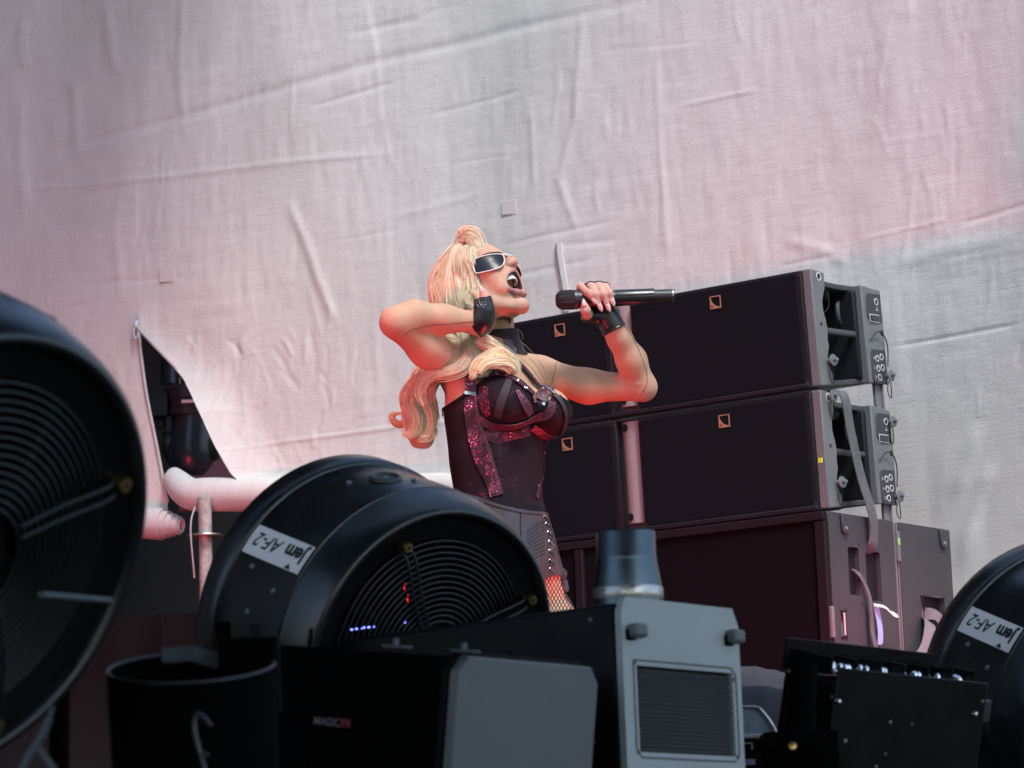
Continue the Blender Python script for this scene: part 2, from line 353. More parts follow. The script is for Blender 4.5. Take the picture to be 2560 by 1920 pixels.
# zip opening: left and right edges as (s,z) polylines
LE = np.array([on_cloth(*p) for p in [(344, 815), (350, 880), (365, 990), (392, 1130), (415, 1255)]])
RE = np.array([on_cloth(*p) for p in [(346, 818), (385, 860), (470, 950), (520, 1035), (560, 1120), (600, 1190), (640, 1230)]])
zapex = LE[0, 1]; sap = LE[0, 0]
s_at_top = sap-.03
def edge(E, z): return np.where(z > zapex, sap+(s_at_top-sap)*(z-zapex)/(ZTOP-zapex), np.interp(z, E[::-1, 1], E[::-1, 0]))
zb_l = on_cloth(390, 1310)[1]; zb_r = on_cloth(800, 1235)[1]
def sheet(s0, s1f, zb, nu, nv, left):
    V = []; UV = []
    for z in np.linspace(zb, ZTOP, nv):
        e = float(s1f(np.array(z))); ss = np.linspace(s0, e, nu) if left else np.linspace(e, s0, nu)
        zz = np.full(nu, z); ex = np.zeros(nu)
        if not left and z < zapex+.15:   # the loose right flap curls outward beside the opening
            k = np.clip(1-(ss-e)/.22, 0, 1)*np.clip((zapex+.15-z)/.5, 0, 1); ex = .085*k*k
        V.append(cloth_pt(ss, zz, ex)); UV.append(np.stack([ss, zz], 1))
    V = np.concatenate(V); i, j = np.meshgrid(np.arange(nv-1), np.arange(nu-1), indexing='ij'); a = (i*nu+j).ravel()
    return V, np.stack([a, a+1, a+nu+1, a+nu], 1), np.concatenate(UV)
V, F, UV = sheet(0, lambda z: edge(LE, z), zb_l, 150, 360, True)
mesh_obj('cloth_panel', V, F, CL, backdrop, angle=180, uv=UV)
V, F, UV = sheet(SL[-1], lambda z: edge(RE, z), zb_r, 640, 420, False)
# right of the opening the cloth hangs on down to the deck behind the loudspeakers
SH0, SH1 = on_cloth(1500, 1200)[0], on_cloth(1800, 1200)[0]
mesh_obj('cloth_panel', V, F, CL, backdrop, angle=180, uv=UV)
V = []; UV = []; nu, nv = 200, 70
for z in np.linspace(FLZ+.02, zb_r, nv): ss = np.linspace(SH0, SL[-1], nu); V.append(cloth_pt(ss, np.full(nu, z))); UV.append(np.stack([ss, np.full(nu, z)], 1))
i, j = np.meshgrid(np.arange(nv-1), np.arange(nu-1), indexing='ij'); a = (i*nu+j).ravel()
mesh_obj('cloth_panel', np.concatenate(V), np.stack([a, a+1, a+nu+1, a+nu], 1), CL, backdrop, angle=180, uv=np.concatenate(UV))
# zip tape edges, slider and pull
ZIP = mat('zip_tape', (.5, .47, .46), .7, var=.1, vscale=40)
for E, dx in ((LE, .004), (RE, -.004)):
    q = spline(np.array([cloth_pt(a, b, .004 if E is LE else .03)[0] for a, b in E]), 8); m = MB(); m.tube(q, .006, 8); m.build('zip_tape', ZIP, backdrop)
p = cloth_pt(sap, zapex+.005, .02)[0]
m = MB(); m.box(p, (.016, .014, .03)); m.build('zip_slider', ZINC, backdrop, bevel=.003)
m = MB(); ring = [p+np.array([.008*math.sin(t), -.008, -.035+.02*math.cos(t)]) for t in np.linspace(0, 2*PI, 20, endpoint=False)]; m.tube(ring, .0028, 6, closed=True); m.build('zip_pull', ZINC, backdrop)
# the second, closed zip above the microphone
q = spline(np.array([cloth_pt(*on_cloth(x, y), .004)[0] for x, y in [(1402, 612), (1404, 640), (1412, 690), (1418, 730), (1420, 780)]]), 10)
nn = np.array([plan_n(np.interp(-1, [0], [on_cloth(1410, 680)[0]]))]).reshape(-1); n3 = np.array([nn[0], nn[1], 0])
m = MB(); m.ribbon(q, n3, .026, .005); m.build('zip_flap', mat('zip_flap_cloth', (.72, .7, .69), .85, var=.06), backdrop)
m = MB(); m.tube(q+n3*.006+np.array([-.006, 0, 0]), .0022, 6); m.build('zip_teeth', mat('zip_teeth', (.12, .11, .13), .5), backdrop)
# sewn-on square patches
for x, y, wd in ((417, 688, .06), (1276, 520, .06)):
    c = cloth_pt(*on_cloth(x, y), .003)[0]; sv = on_cloth(x, y)[0]; n2 = plan_n(np.array([sv]))[0]; t2 = np.array([-n2[1], n2[0], 0]); n3 = np.array([n2[0], n2[1], 0])
    Fm = np.eye(4); Fm[:3, 0] = t2; Fm[:3, 1] = (0, 0, 1); Fm[:3, 2] = -n3*-1; Fm[:3, 3] = c
    m = MB(); m.prism([(-wd/2, -wd*.4), (wd/2, -wd*.45), (wd/2, wd*.4), (-wd/2, wd*.45)], -.001, .001, Fm); m.build('patch', mat('patch_cloth', (.62, .58, .57), .85, var=.08), backdrop, bevel=.001)
# hem rolled round a batten, and the rolled-up lower end of the left strip
hem = spline(np.array([cloth_pt(*on_cloth(x, y), e)[0] for x, y, e in [(425, 1183, -.02), (445, 1207, .02), (490, 1238, .05), (560, 1240, .05), (760, 1238, .05), (1000, 1232, .05), (1300, 1225, .05), (1620, 1217, .03)]]), 16)
rr = np.interp(np.arange(len(hem)), [0, 8, 24, 40, len(hem)], [.03, .042, .055, .062, .062])
m = MB(); m.tube(hem, rr, 20); m.build('rolled_hem', CL, backdrop, angle=180, uv=np.stack([np.repeat(np.arange(len(hem)), 20)*.05, np.tile(np.arange(20), len(hem))*.018], 1))
rc = cloth_pt(*on_cloth(418, 1312), .03)[0]; rl = cloth_pt(*on_cloth(300, 1302), .03)[0]; ax = norm(rc-rl)
for i, (r0, off) in enumerate(((.058, 0.0), (.05, .022), (.042, .044), (.034, .066), (.026, .075))):
    m = MB(); c1 = rc+ax*(off-.01); Fz = M4(frame_z(ax), c1)
    L0 = np.linalg.norm(rc-rl)+.2
    m.lathe([(r0-.006, -.02), (r0-.004, .0), (r0, .0), (r0+.001, -.012), (r0, -L0)], 28, Fz); m.build('cloth_roll', mat('rolled_cloth', (.6, .56, .57), .85, var=.08, vscale=20), backdrop, angle=60)
# tag at the very bottom edge of the left strip
# black drape that closes the stage below the hem
m = MB(); n = 60; V = []
for z in (FLZ, 2.65):
    sv = np.linspace(.2, SL[-1]-.1, n); p = plan(sv); nn = plan_n(sv); off = -.35+.03*np.sin(sv*23)
    V.append(np.stack([p[:, 0]+nn[:, 0]*off, p[:, 1]+nn[:, 1]*off, np.full(n, z)], 1))
m.add(np.concatenate(V), [(i, i+1, n+i+1, n+i) for i in range(n-1)])
o = m.build('stage_skirt_drape', mat('skirt_drape_black', (.006, .0045, .005), .9, var=.3, vscale=3)); tag(o, 'black drape closing the stage below the cloth hem', 'drape')

# scaffold mast with flange and hanging wire
p0 = at(512, 1250, 10.15); m0 = np.array([p0[0], 10.15, FLZ])
mast = thing('scaffold_mast', 'scratched galvanised scaffold pole under the rolled hem', 'pole', m0)
m = MB(); m.tube([m0, (m0[0], 10.15, at(512, 1245, 10.15)[2])], .0242, 24); m.build('tube', mat('scratched_scaffold', (.42, .38, .36), .42, metal=.1, var=.55, vscale=38, rvar=.2, bump=.3, bscale=120), mast)
zf = at(512, 1340, 10.15)[2]; m = MB(); m.lathe([(.0245, -.004), (.062, -.004), (.064, 0), (.062, .004), (.0245, .004)], 32, M4(np.eye(3), (m0[0], 10.15, zf)), closed=True); m.build('flange', STEEL, mast)
m = MB(); m.tube(spline([at(487, 1268, 10.1), at(478, 1300, 10.08), at(477, 1340, 10.07), at(482, 1400, 10.08), at(486, 1445, 10.1)], 8), .003, 6)
o = m.build('hanging_wire', mat('grey_wire', (.45, .42, .43), .5)); tag(o, 'thin grey wire hanging beside the scaffold pole', 'wire')

# moving head lamp in the zip opening
YH = 10.75; K = YH/FPX
hp = at(470, 1070, YH)
lamp = thing('moving_head_lamp', 'black moving head stage lamp hanging in the unzipped opening', 'stage lamp', (hp[0], YH, hp[2]+.2))
def hb(px, py, d=0): return at(px, py, YH+d)
m = MB(); m.lathe([(0, 0), (.085, 0), (.092, -.008), (.092, -.05), (.086, -.055), (.086, -.085), (.09, -.09), (.088, -.115), (.06, -.12)], 32, M4(np.eye(3), hb(473, 968))); m.build('base', PLAST, lamp)
m = MB(); m.box(hb(470, 1003, -.09), (.05, .004, .012)); m.build('status_label', WHITE, lamp)
m = MB(); m.tube(spline([hb(458, 1068), hb(462, 1105), hb(478, 1138), hb(498, 1152)], 8), [.08]*5+[.095]*10+[.085]*10, 20) if False else m.lathe([(0, .16), (.05, .16), (.075, .14), (.085, .06), (.092, -.02), (.088, -.07), (.06, -.11), (.0, -.12)], 32, M4(Ry(.12), hb(478, 1112))); m.build('head', mat('lamp_head', (.035, .035, .045), .3, var=.05), lamp)
for sx, px, py in ((-1, 425, 1110), (1, 528, 1118)):
    m = MB(); c = hb(px, py); m.lathe([(0, -.03), (.045, -.03), (.055, -.015), (.055, .015), (.045, .03), (0, .03)], 24, M4(frame_z((1, .1, 0)), c)); m.box(c+np.array([-.0, 0, .11]), (.03, .07, .2)); m.build('yoke_arm', PLAST, lamp, bevel=.006)
m = MB(); m.box(hb(392, 1018), (.1, .12, .09)); m.box(hb(402, 1052), (.03, .03, .06)); m.build('clamp', PLAST, lamp, bevel=.006)
m = MB(); m.tube([hb(449, 978, -.03), hb(449, 944, -.03)], .005, 8); m.build('brass_pin', BRASS, lamp)
m = MB(); m.tube([hb(420, 960, .08), hb(420, 860, .08)], .03, 16); m.build('hanger_tube', PLAST, lamp)
# grey case wall seen deep in the opening
m = MB(); m.box(hb(555, 1120, .35), (.35, .04, .5)); o = m.build('grey_case', mat('grey_case', (.2, .2, .22), .7), bevel=.01); tag(o, 'grey case standing behind the moving head lamp', 'case')
# ---------------------------------------------------------------- loudspeaker stack
PHI = rad(-37); CORN = at(2015, 668, 8.1)           # near top front corner
BW, BH, BD = 1.34, .352, .402
RBOX = Rz(PHI)
def logo(F, size, parent, mt):
    """square outline with a quarter curve and a small square: the emblem on the grilles"""
    w_, t = size, size*.075; m = MB(F)
    for a, b, c, d in ((0, 0, t, w_), (w_-t, 0, w_, w_), (t, 0, w_-t, t), (t, w_-t, w_-t, w_)):
        m.prism([(a, b), (c, b), (c, d), (a, d)], 0, .002)
    arc = [(t+(w_*.86)*(1-math.cos(u)), w_-t-(w_*.80)*math.sin(u)) for u in np.linspace(0, PI/2, 12)]
    poly = [(t, t)]+[(x, max(t, y)) for x, y in arc[::-1]]
    inner = [(w_-t, t)]; poly = [(t, t), (w_-t, t)]+[(x, y) for x, y in arc[::-1] if y > t and x < w_-t]
    m.prism(poly, 0, .002); m.build('emblem', mt, parent)
    m = MB(F); q = w_*.13; m.prism([(t*1.6, t*1.8), (t*1.6+q, t*1.8), (t*1.6+q, t*1.8+q), (t*1.6, t*1.8+q)], .0015, .003); m.build('emblem_square', INK, parent)
COPPER = mat('emblem_copper', (.42, .22, .13), .5, var=.05)
def speaker(origin, tilt, label, labels_text, strap_notch):
    """origin = near top front corner (right end); local x along the front, y depth, z up"""
    R = RBOX @ Rx(tilt); F = M4(R, origin)
    t = thing('line_array_speaker', label, 'loudspeaker', (F @ np.array([-BW/2, BD/2, -BH, 1]))[:3], R, 'stacked loudspeakers')
    z0, z1 = 0., -BH; r0, r1 = -.034, -BH+.034          # rear edges of the wedge
    def wedge(x0, x1, y0, y1, ti=0, bi=0):
        f = lambda y: y/BD
        za, zb = z0+(r0-z0)*f(y0)-ti, z0+(r0-z0)*f(y1)-ti; zc, zd = z1+(r1-z1)*f(y0)+bi, z1+(r1-z1)*f(y1)+bi
        return [(x0, y0, zc), (x1, y0, zc), (x1, y1, zd), (x0, y1, zd), (x0, y0, za), (x1, y0, za), (x1, y1, zb), (x0, y1, zb)]
    HEX = [(0, 3, 2, 1), (4, 5, 6, 7), (0, 1, 5, 4), (1, 2, 6, 5), (2, 3, 7, 6), (3, 0, 4, 7)]
    # cabinet: trapezoid plan, narrowing to the rear
    v = wedge(-BW+.02, -.02, .03, BD-.01); v = [(x+(.15 if y > .2 and x < -BW/2 else (-.15 if y > .2 else 0)), y, z) for x, y, z in v]
    m = MB(F); m.add(v, HEX); m.build('cabinet', CAB, t, bevel=.006)
    # top and bottom plates with a curved cut, seen at the end
    for nm, za, zb in (('top_plate', -.003, -.020), ('bottom_plate', -BH+.020, -BH+.003)):
        pts = [(-BW+.03, .04)]+[(-.012-.035*math.sin(u*PI), .05+u*(BD-.14)) for u in np.linspace(0, 1, 10)]+[(-.01, BD-.02), (-BW+.03, BD-.02)]
        m = MB(F); n = len(pts); sl = lambda y, z: z+(r0 if z > -.1 else -r0)*y/BD
        V = [(x, y, sl(y, zb)) for x, y in pts]+[(x, y, sl(y, za)) for x, y in pts]
        m.add(V, [tuple(range(n))[::-1], tuple(range(n, 2*n))]+[(i, (i+1) % n, n+(i+1) % n, n+i) for i in range(n)]); m.build(nm, CAB, t, bevel=.003)
    # front: two grille panels either side of the recessed waveguide column
    gx = .61
    for k, (xa, xb) in enumerate(((-gx-.02, -.02), (-BW+.02, -BW+.02+gx))):
        m = MB(F); m.box(((xa+xb)/2, .012, -BH/2), (xb-xa, .024, BH-.012)); pn = m.build('grille_frame', CABD, t, bevel=.004)
        m = MB(F); m.box(((xa+xb)/2, -.002, -BH/2), (xb-xa-.03, .008, BH-.03)); m.build('grille', GRILLE, pn, bevel=.002)
        for zz in (-.02, -BH+.02):
            for q in (xa+.008, xb-.008):
                mm = MB(F); mm.lathe([(0, .0), (.004, 0), (.004, -.003), (0, -.003)], 10, M4(frame_z((0, 1, 0)), (q, -.001, zz))); mm.build('screw', PLAST, pn)
        lx = xb-.315 if k == 0 else xb-.20
        logo(F @ M4(np.array([[1, 0, 0], [0, 0, -1], [0, 1, 0]]), (lx, -.006, -.075)), .038, pn, COPPER)
    # bottom trim rail
    m = MB(F); m.box((-BW/2, .006, -BH+.006), (BW-.04, .03, .018)); m.build('trim_rail', CABD, t, bevel=.005)
    # waveguide: rounded column, scaffold-grey
    cx = -BW/2; m = MB(F); m.lathe([(.043, -BH+.03), (.043, -.012)], 28, M4(np.eye(3), (cx, .055, 0))); m.build('waveguide', mat('waveguide_grey', (.33, .31, .31), .5, var=.08), t)
    for zz in (-.03, -BH+.05):
        m = MB(F); m.lathe([(0, 0), (.012, 0), (.012, .006), (0, .006)], 16, M4(frame_z((-.3, -1, 0)), (cx-.016, .018, zz))); m.build('waveguide_hole', INK, t)
    # front flange: scalloped plate standing at the near end
    def flange(y0, y1, inner, name, mt):
        # outline in (y,z); inner = list of (y offset,zfrac)
        f = lambda y, z: z
        za = lambda y: z0+(r0-z0)*y/BD-.002; zb = lambda y: z1+(r1-z1)*y/BD+.002
        out = [(y0, zb(y0)), (y0, za(y0)), (y1, za(y1))]+[(y, zb(y)+(za(y)-zb(y))*q) for y, q in inner]+[(y1, zb(y1))]
        Fx = F @ M4(np.array([[0, 0, 1], [1, 0, 0], [0, 1, 0]]), (0, 0, 0))
        m = MB(Fx); m.prism(out, -.03, .008); return m.build(name, mt, t, bevel=.004)
    fl = flange(.012, .088, [(.085, .86), (.078, .82), (.066, .74), (.066, .66), (.076, .58), (.082, .5), (.078, .40), (.082, .34), (.074, .29), (.068, .22), (.074, .16), (.09, .10)], 'front_flange', RIG)
    rl = flange(BD-.105, BD+.01, [(BD+.01, .7), (BD+.014, .5), (BD+.012, .3)], 'rear_flange', RIG)
    # dark recess side of the rear flange
    m = MB(F); m.box((-.09, BD-.115, -BH/2), (.16, .02, BH-.085)); m.build('rear_web', CABD, t, bevel=.006)
    # plates with holes on the rear flange
    X = M4(np.array([[0, 0, 1], [1, 0, 0], [0, 1, 0]]), (0, 0, 0))
    for nm, pz, hgt, in (('hole_plate', -.272, .105), ('splay_plate', -.092, .085)):
        m = MB(F @ X); y0, y1 = BD-.085, BD+.002
        m.prism([(y0+.012, pz-hgt/2), (y1, pz-hgt/2), (y1, pz+hgt/2), (y0+.01, pz+hgt/2), (y0, pz+hgt/2-.012), (y0, pz-hgt/2+.012)], .006, .011); pl = m.build(nm, CAB, t, bevel=.002)
        if nm == 'hole_plate':
            for hy, hz in ((-.052, .024), (-.026, .03), (-.05, -.006), (-.024, -.002), (-.046, -.033)):
                q = np.array([0, BD+hy, pz+hz]); m = MB(F); m.lathe([(.0078, .011), (.0078, .0125), (.0098, .0125), (.0098, .011)], 18, M4(frame_z((1, 0, 0)), q)); m.build('hole_ring', WHITE, pl)
                m = MB(F); m.lathe([(0, .0118), (.0078, .0118), (.0078, .010)], 18, M4(frame_z((1, 0, 0)), q)); m.build('hole', INK, pl)
                v, fc = text_mesh(labels_text[int(rng.integers(len(labels_text)))], .012); m = MB(F @ M4(np.array([[0, 0, 1], [1, 0, 0], [0, 1, 0]]), q+np.array([.0122, -.026, -.004]))); m.add(v, fc); m.build('lettering', WHITE, pl)
        else:
            q = np.array([0, BD-.028, pz+.018]); m = MB(F); m.lathe([(.0085, .011), (.0085, .0128), (.0105, .0128), (.0105, .011)], 18, M4(frame_z((1, 0, 0)), q)); m.build('hole_ring', WHITE, pl)
            m = MB(F); m.lathe([(0, .0118), (.0085, .0118)], 18, M4(frame_z((1, 0, 0)), q)); m.build('hole', INK, pl)
            for k, tx in enumerate(('A', 'SEMI')):
                v, fc = text_mesh(tx, .008, align='CENTER'); m = MB(F @ M4(np.array([[0, 0, 1], [1, 0, 0], [0, 1, 0]]), q+np.array([.0122, 0, -.02-.008*k]))); m.add(v, fc); m.build('lettering', WHITE, pl)
            m = MB(F); m.box((.0115, BD-.046, pz-.034), (.001, .056, .024)); lb = m.build('name_plate', WHITE, pl, bevel=.0004)
            m = MB(F); m.box((.0122, BD-.046, pz-.034), (.001, .052, .020)); m.build('name_plate_field', CAB, lb)
            m = MB(F); m.lathe([(0, .0135), (.009, .0135), (.009, .011)], 16, M4(frame_z((1, 0, 0)), (0, BD-.064, pz-.034))); m.build('knob', PLAST, lb)
    # bolt holes along the flange edges
    for y, q in ((.052, .055), (.045, .47), (BD-.004, .47), (BD-.006, .3), (BD-.01, .72)):
        z = z0+(r0-z0)*y/BD-(BH-.068*y/BD)*q; m = MB(F); m.lathe([(0, .0088), (.009 if y > .2 or q < .1 else .006, .0088), (.009 if y > .2 or q < .1 else .006, .007)], 16, M4(frame_z((1, 0, 0)), (0, y, z))); m.build('bolt_hole', INK, t)
    m = MB(F); m.lathe([(.010, .0085), (.010, .0095), (.0125, .0095), (.0125, .0085)], 18, M4(frame_z((1, 0, 0)), (0, .052, -.024))); m.build('hole_ring', WHITE, t)
    # rod between the flanges and the moulded handle
    m = MB(F); m.tube([(-.022, .06, -BH*.5), (-.022, BD-.08, -BH*.5)], .0105, 14); m.build('tie_rod', mat('rod', (.1, .105, .11), .35, metal=.4), t)
    m = MB(F); m.tube(spline([(-.06, BD-.13, -.075), (-.05, BD-.155, -.09), (-.05, BD-.155, -.125), (-.06, BD-.13, -.14)], 8), .007, 10); m.build('handle', CAB, t)
    for z in (-.055,):
        m = MB(F); m.lathe([(0, .02), (.008, .02), (.012, .008), (.014, 0), (0, 0)], 16, M4(frame_z((.6, -.5, .3)), (-.08, BD-.17, z))); m.build('stud', PLAST, t)
    # quick-release pins with lanyards
    def pin(y, z, dz):
        m = MB(F); A = M4(frame_z((1, -.12, .05)), (.006, y, z))
        m.lathe([(0, .036), (.005, .036), (.006, .03), (.006, .024), (.0165, .024), (.0175, .022), (.0165, .020), (.008, .020), (.008, .0), (0, 0)], 24, A); p = m.build('quick_pin', RIG, t)
        m = MB(F); m.lathe([(0, .037), (.0052, .037), (.0052, .03), (0, .03)], 14, A); m.build('pin_button', mat('pin_blue', (.2, .33, .5), .35, metal=.5), p)
        m = MB(F); m.tube(spline([(.02, y-.004, z-.012), (.016, y-.012, z-.04), (.012, y+.004, z-.06), (.010, y+.02, z-.062), (.012, y+.018, z-.045), (.02, y+.004, z-.014)], 8), .0016, 6); m.build('lanyard', INK, p)
    pin(.066, -BH+.078, 0); pin(BD-.002, -.30, 0)
    if strap_notch: pin(.055, -.022, 0); pin(BD-.008, -.075, 0)
    # loops of wire
    lp = [(.012, BD-.085, -.195), (.02, BD-.05, -.168), (.022, BD-.015, -.18), (.018, BD+.006, -.215), (.014, BD+.004, -.27)]
    m = MB(F); m.tube(spline(lp, 8), .0018, 6); m.build('lanyard', INK, t)
    if not strap_notch:
        lp = [(-.02+.01*math.cos(u), .11+.022*math.cos(u), -.085+.036*math.sin(u)) for u in np.linspace(0, 2*PI, 24, endpoint=False)]; m = MB(F); m.tube(lp, .0013, 6, closed=True); m.build('wire_loop', INK, t)
    # rear link bar going down to the box below
    m = MB(F); m.box((-.01, BD-.028, -BH-.012), (.012, .045, .11)); m.box((-.002, BD-.016, -BH-.02), (.01, .008, .13)); m.build('rear_link', RIG, t, bevel=.003)
    return t, F
sp1, F1 = speaker(CORN, rad(3.6), 'upper of two black loudspeaker cabinets, its rear propped open above the other', ['2', '5', '7', '10', '25'], False)
o2 = CORN+np.array([0, 0, -BH])+RBOX @ np.array([.0, .018, -.004])
sp2, F2 = speaker(o2, rad(2.4), 'lower of two black loudspeaker cabinets, crossed by a grey ratchet strap', ['3', '4', '8', '15', '.25'], True)
m = MB(F2); m.box((.0, -.004, -.21), (.012, .006, .014)); m.build('yellow_tape', mat('tape_yellow', (.75, .85, .03), .5, var=.03), sp2)

# subwoofers
SH, SD = .55, .72
so = o2+np.array([0, 0, -BH-.006])+RBOX @ np.array([.012, .01, 0])
def subwoofer(origin, label, detail):
    F = M4(RBOX, origin); t = thing('subwoofer', label, 'subwoofer', (F @ np.array([-BW/2, SD/2, -SH, 1]))[:3], RBOX, 'stacked subwoofers')
    SUBP = CAB
    X = M4(np.array([[0, 0, 1], [1, 0, 0], [0, 1, 0]]), (0, 0, 0))
    m = MB(F); m.box((-BW/2, SD/2+.012, -SH/2), (BW-.03, SD-.024, SH)); m.build('cabinet', CABD, t, bevel=.005)
    # end panels with real recesses: frame pieces round the openings
    def endpanel(y0, y1, holes):
        ys = sorted({y0, y1, *[h[0] for h in holes], *[h[1] for h in holes]}); zs = sorted({-SH, 0., *[h[2] for h in holes], *[h[3] for h in holes]})
        vid = {}; V = []; Fc = []
        def vv(y, z, x):
            k = (y, z, x)
            if k not in vid: vid[k] = len(V); V.append((x, y, z))
            return vid[k]
        for i in range(len(ys)-1):
            for j in range(len(zs)-1):
                yc, zc = (ys[i]+ys[i+1])/2, (zs[j]+zs[j+1])/2; ins = any(h[0] < yc < h[1] and h[2] < zc < h[3] for h in holes)
                a, b, c, d = (ys[i], zs[j]), (ys[i+1], zs[j]), (ys[i+1], zs[j+1]), (ys[i], zs[j+1])
                x = -.075 if ins else 0.
                Fc.append(tuple(vv(*q, x) for q in (a, b, c, d)))
        for h in holes:
            q = [(h[0], h[2]), (h[1], h[2]), (h[1], h[3]), (h[0], h[3])]
            for i in range(4): a, b = q[i], q[(i+1) % 4]; Fc.append((vv(*a, 0.), vv(*a, -.075), vv(*b, -.075), vv(*b, 0.)))
        q = [(y0, -SH), (y1, -SH), (y1, 0.), (y0, 0.)]
        for i in range(4): a, b = q[i], q[(i+1) % 4]; Fc.append((vv(*a, 0.), vv(*b, 0.), vv(*b, -.08), vv(*a, -.08)))
        m = MB(F); m.add(V, Fc); return m.build('end_panel', SUBP, t, bevel=.007, segs=3)
    endpanel(.0, .372, [(.10, .162, -.235, -.095), (.20, .285, -.245, -.10), (.045, .062, -.36, -.285), (.125, .27, -.54, -.43)] if detail else [(.125, .27, -.3, -.15)])
    endpanel(.402, SD, [(.52, .65, -.30, -.215)])
    m = MB(F); m.box((-.03, .387, -SH/2), (.03, .03, SH-.004)); m.build('rail_groove', CABD, t)
    m = MB(F); m.box((-.006, .380, -SH/2), (.012, .008, SH-.01)); m.box((-.006, .395, -SH/2), (.012, .006, SH-.01)); m.build('rail', RIG, t, bevel=.001)
    m = MB(F); m.box((.004, .387, -.075), (.012, .016, .09)); m.build('rail_slider', RIG, t, bevel=.002)
    m = MB(F); m.box((.011, .384, -.06), (.003, .008, .02)); m.build('green_tab', mat('tab_green', (.35, .8, .2), .5), t)
    for y in (.085, SD-.05):
        pl = [(y-.022, -.004), (y+.022, -.004), (y+.018, -.05), (y+.01, -.062), (y-.01, -.062), (y-.018, -.05)]
        m = MB(F @ X); m.prism(pl, .0, .009); c = m.build('corner_plate', SUBP, t, bevel=.003)
        m = MB(F); m.lathe([(0, .012), (.006, .012), (.007, .009)], 14, M4(frame_z((1, 0, 0)), (0, y, -.045))); m.build('screw', ZINC, c)
    # front grille, deep set in a frame, with centre bar
    m = MB(F); m.box((-BW/2, -.004, -SH/2), (BW-.05, .02, SH-.05)); m.build('grille', mat('sub_grille', (.006, .0045, .006), .75, spec=.07, var=.08, bump=.3, bscale=300), t, bevel=.004)
    for c, sz in (((-BW/2, -.008, -.014), (BW-.01, .03, .026)), ((-BW/2, -.008, -SH+.014), (BW-.01, .03, .026)), ((-.018, -.008, -SH/2), (.034, .03, SH-.06)), ((-BW+.02, -.008, -SH/2), (.034, .03, SH-.06)), ((-BW/2-.0, -.012, -SH/2), (.055, .03, SH-.06)), ((-BW/2-.20, -.012, -SH/2), (.03, .03, SH-.06))):
        m = MB(F); m.box(c, sz); m.build('grille_bar', mat('grille_bar', (.014, .010, .013), .65, spec=.15), t, bevel=.003)
    m = MB(F); m.box((.0, -.012, -.32), (.018, .014, .09)); m.build('latch', RIG, t, bevel=.003)
    m = MB(F); m.box((.0035, .0535, -.3225), (.003, .012, .066)); m.build('slot_label', mat('slot_label', (.5, .48, .45), .5), t, bevel=.001)
    for y, z in ((.095, -.075), (.17, -.26), (.30, -.255), (.165, -.085), (.13, -.405), (.31, -.265)):
        m = MB(F); m.lathe([(0, .0015), (.003, .0015), (.003, 0)], 8, M4(frame_z((1, 0, 0)), (0, y, z))); m.build('screw', INK, t)
    return t, F
sb1, FS = subwoofer(so, 'upper black subwoofer with hand holes and a strap threaded through it', True)
sb2, _ = subwoofer(so+np.array([0, 0, -SH-.004]), 'lower black subwoofer hidden mostly behind the foreground machines', False)
zb = (so[2]-2*SH-.004)-FLZ
m = MB(M4(RBOX, so+np.array([0, 0, -2*SH-.006]))); m.box((-BW/2, SD/2, -zb/2+.002), (BW-.1, SD-.1, zb-.006)); o = m.build('speaker_dolly', BLACKM, bevel=.01); tag(o, 'low black dolly carrying the subwoofer stack', 'dolly')

# ratchet strap: over the lower loudspeaker, down into the subwoofer's hand hole
def fl(y, z, x=.02, F=None): return ((FS if F is None else F) @ np.array([x, y, z, 1]))[:3]
up2 = lambda y, z, x: (F2 @ np.array([x, y, z, 1]))[:3]
strap = thing('ratchet_strap', 'grey webbing ratchet strap running down the end of the loudspeaker stack', 'strap', fl(.2, -.5))
pth = spline([up2(.13, .004, -.12), up2(.135, .006, -.03), up2(.137, -.012, .012), up2(.155, -.12, .016), up2(.19, -.25, .018), fl(.215, .01, .022), fl(.225, -.05, .018), fl(.222, -.085, .012), fl(.215, -.10, -.01), fl(.212, -.12, -.04)], 8)
nx = RBOX @ np.array([1., 0, 0])
nr = np.array([norm(nx+np.array([0, 0, .9]) if i < 10 else nx) for i in range(len(pth))])
m = MB(); m.ribbon(pth, nr, np.interp(np.arange(len(pth)), [0, 55, len(pth)], [.046, .046, .02]), .003); m.build('webbing', STRAP, strap, angle=60)
pth = spline([fl(.145, -.14, -.05), fl(.15, -.17, .0), fl(.172, -.215, .014), fl(.18, -.26, .02), fl(.178, -.34, .022), fl(.182, -.40, .03), fl(.19, -.47, .03)], 8)
m = MB(); m.ribbon(pth, nx, np.interp(np.arange(len(pth)), [0, 20, len(pth)], [.012, .016, .024]), .004); m.build('webbing', STRAP, strap)
rt = [fl(.195, -.375, .02), fl(.19, -.50, .03), fl(.20, -.56, .03)]
for dy in (0, .055):
    m = MB(); m.tube([fl(.20+dy, -.385-.012*(dy > 0), .03), fl(.207+dy*1.1, -.45, .04), fl(.205+dy*1.1, -.56, .04)], .008, 8, squash=.6); m.build('ratchet_side', mat('ratchet_steel', (.12, .09, .095), .35, metal=.7), strap)
m = MB(); m.tube([fl(.195+.06*u, -.385-.006*abs(math.sin(u*12)), .035) for u in np.linspace(0, 1, 24)], .011, 8); m.build('ratchet_grip', PLAST, strap)
m = MB(); m.ribbon(spline([fl(.232, -.395, .03), fl(.236, -.46, .034), fl(.242, -.56, .034)], 6), nx, .016, .003); m.build('webbing', STRAP, strap)
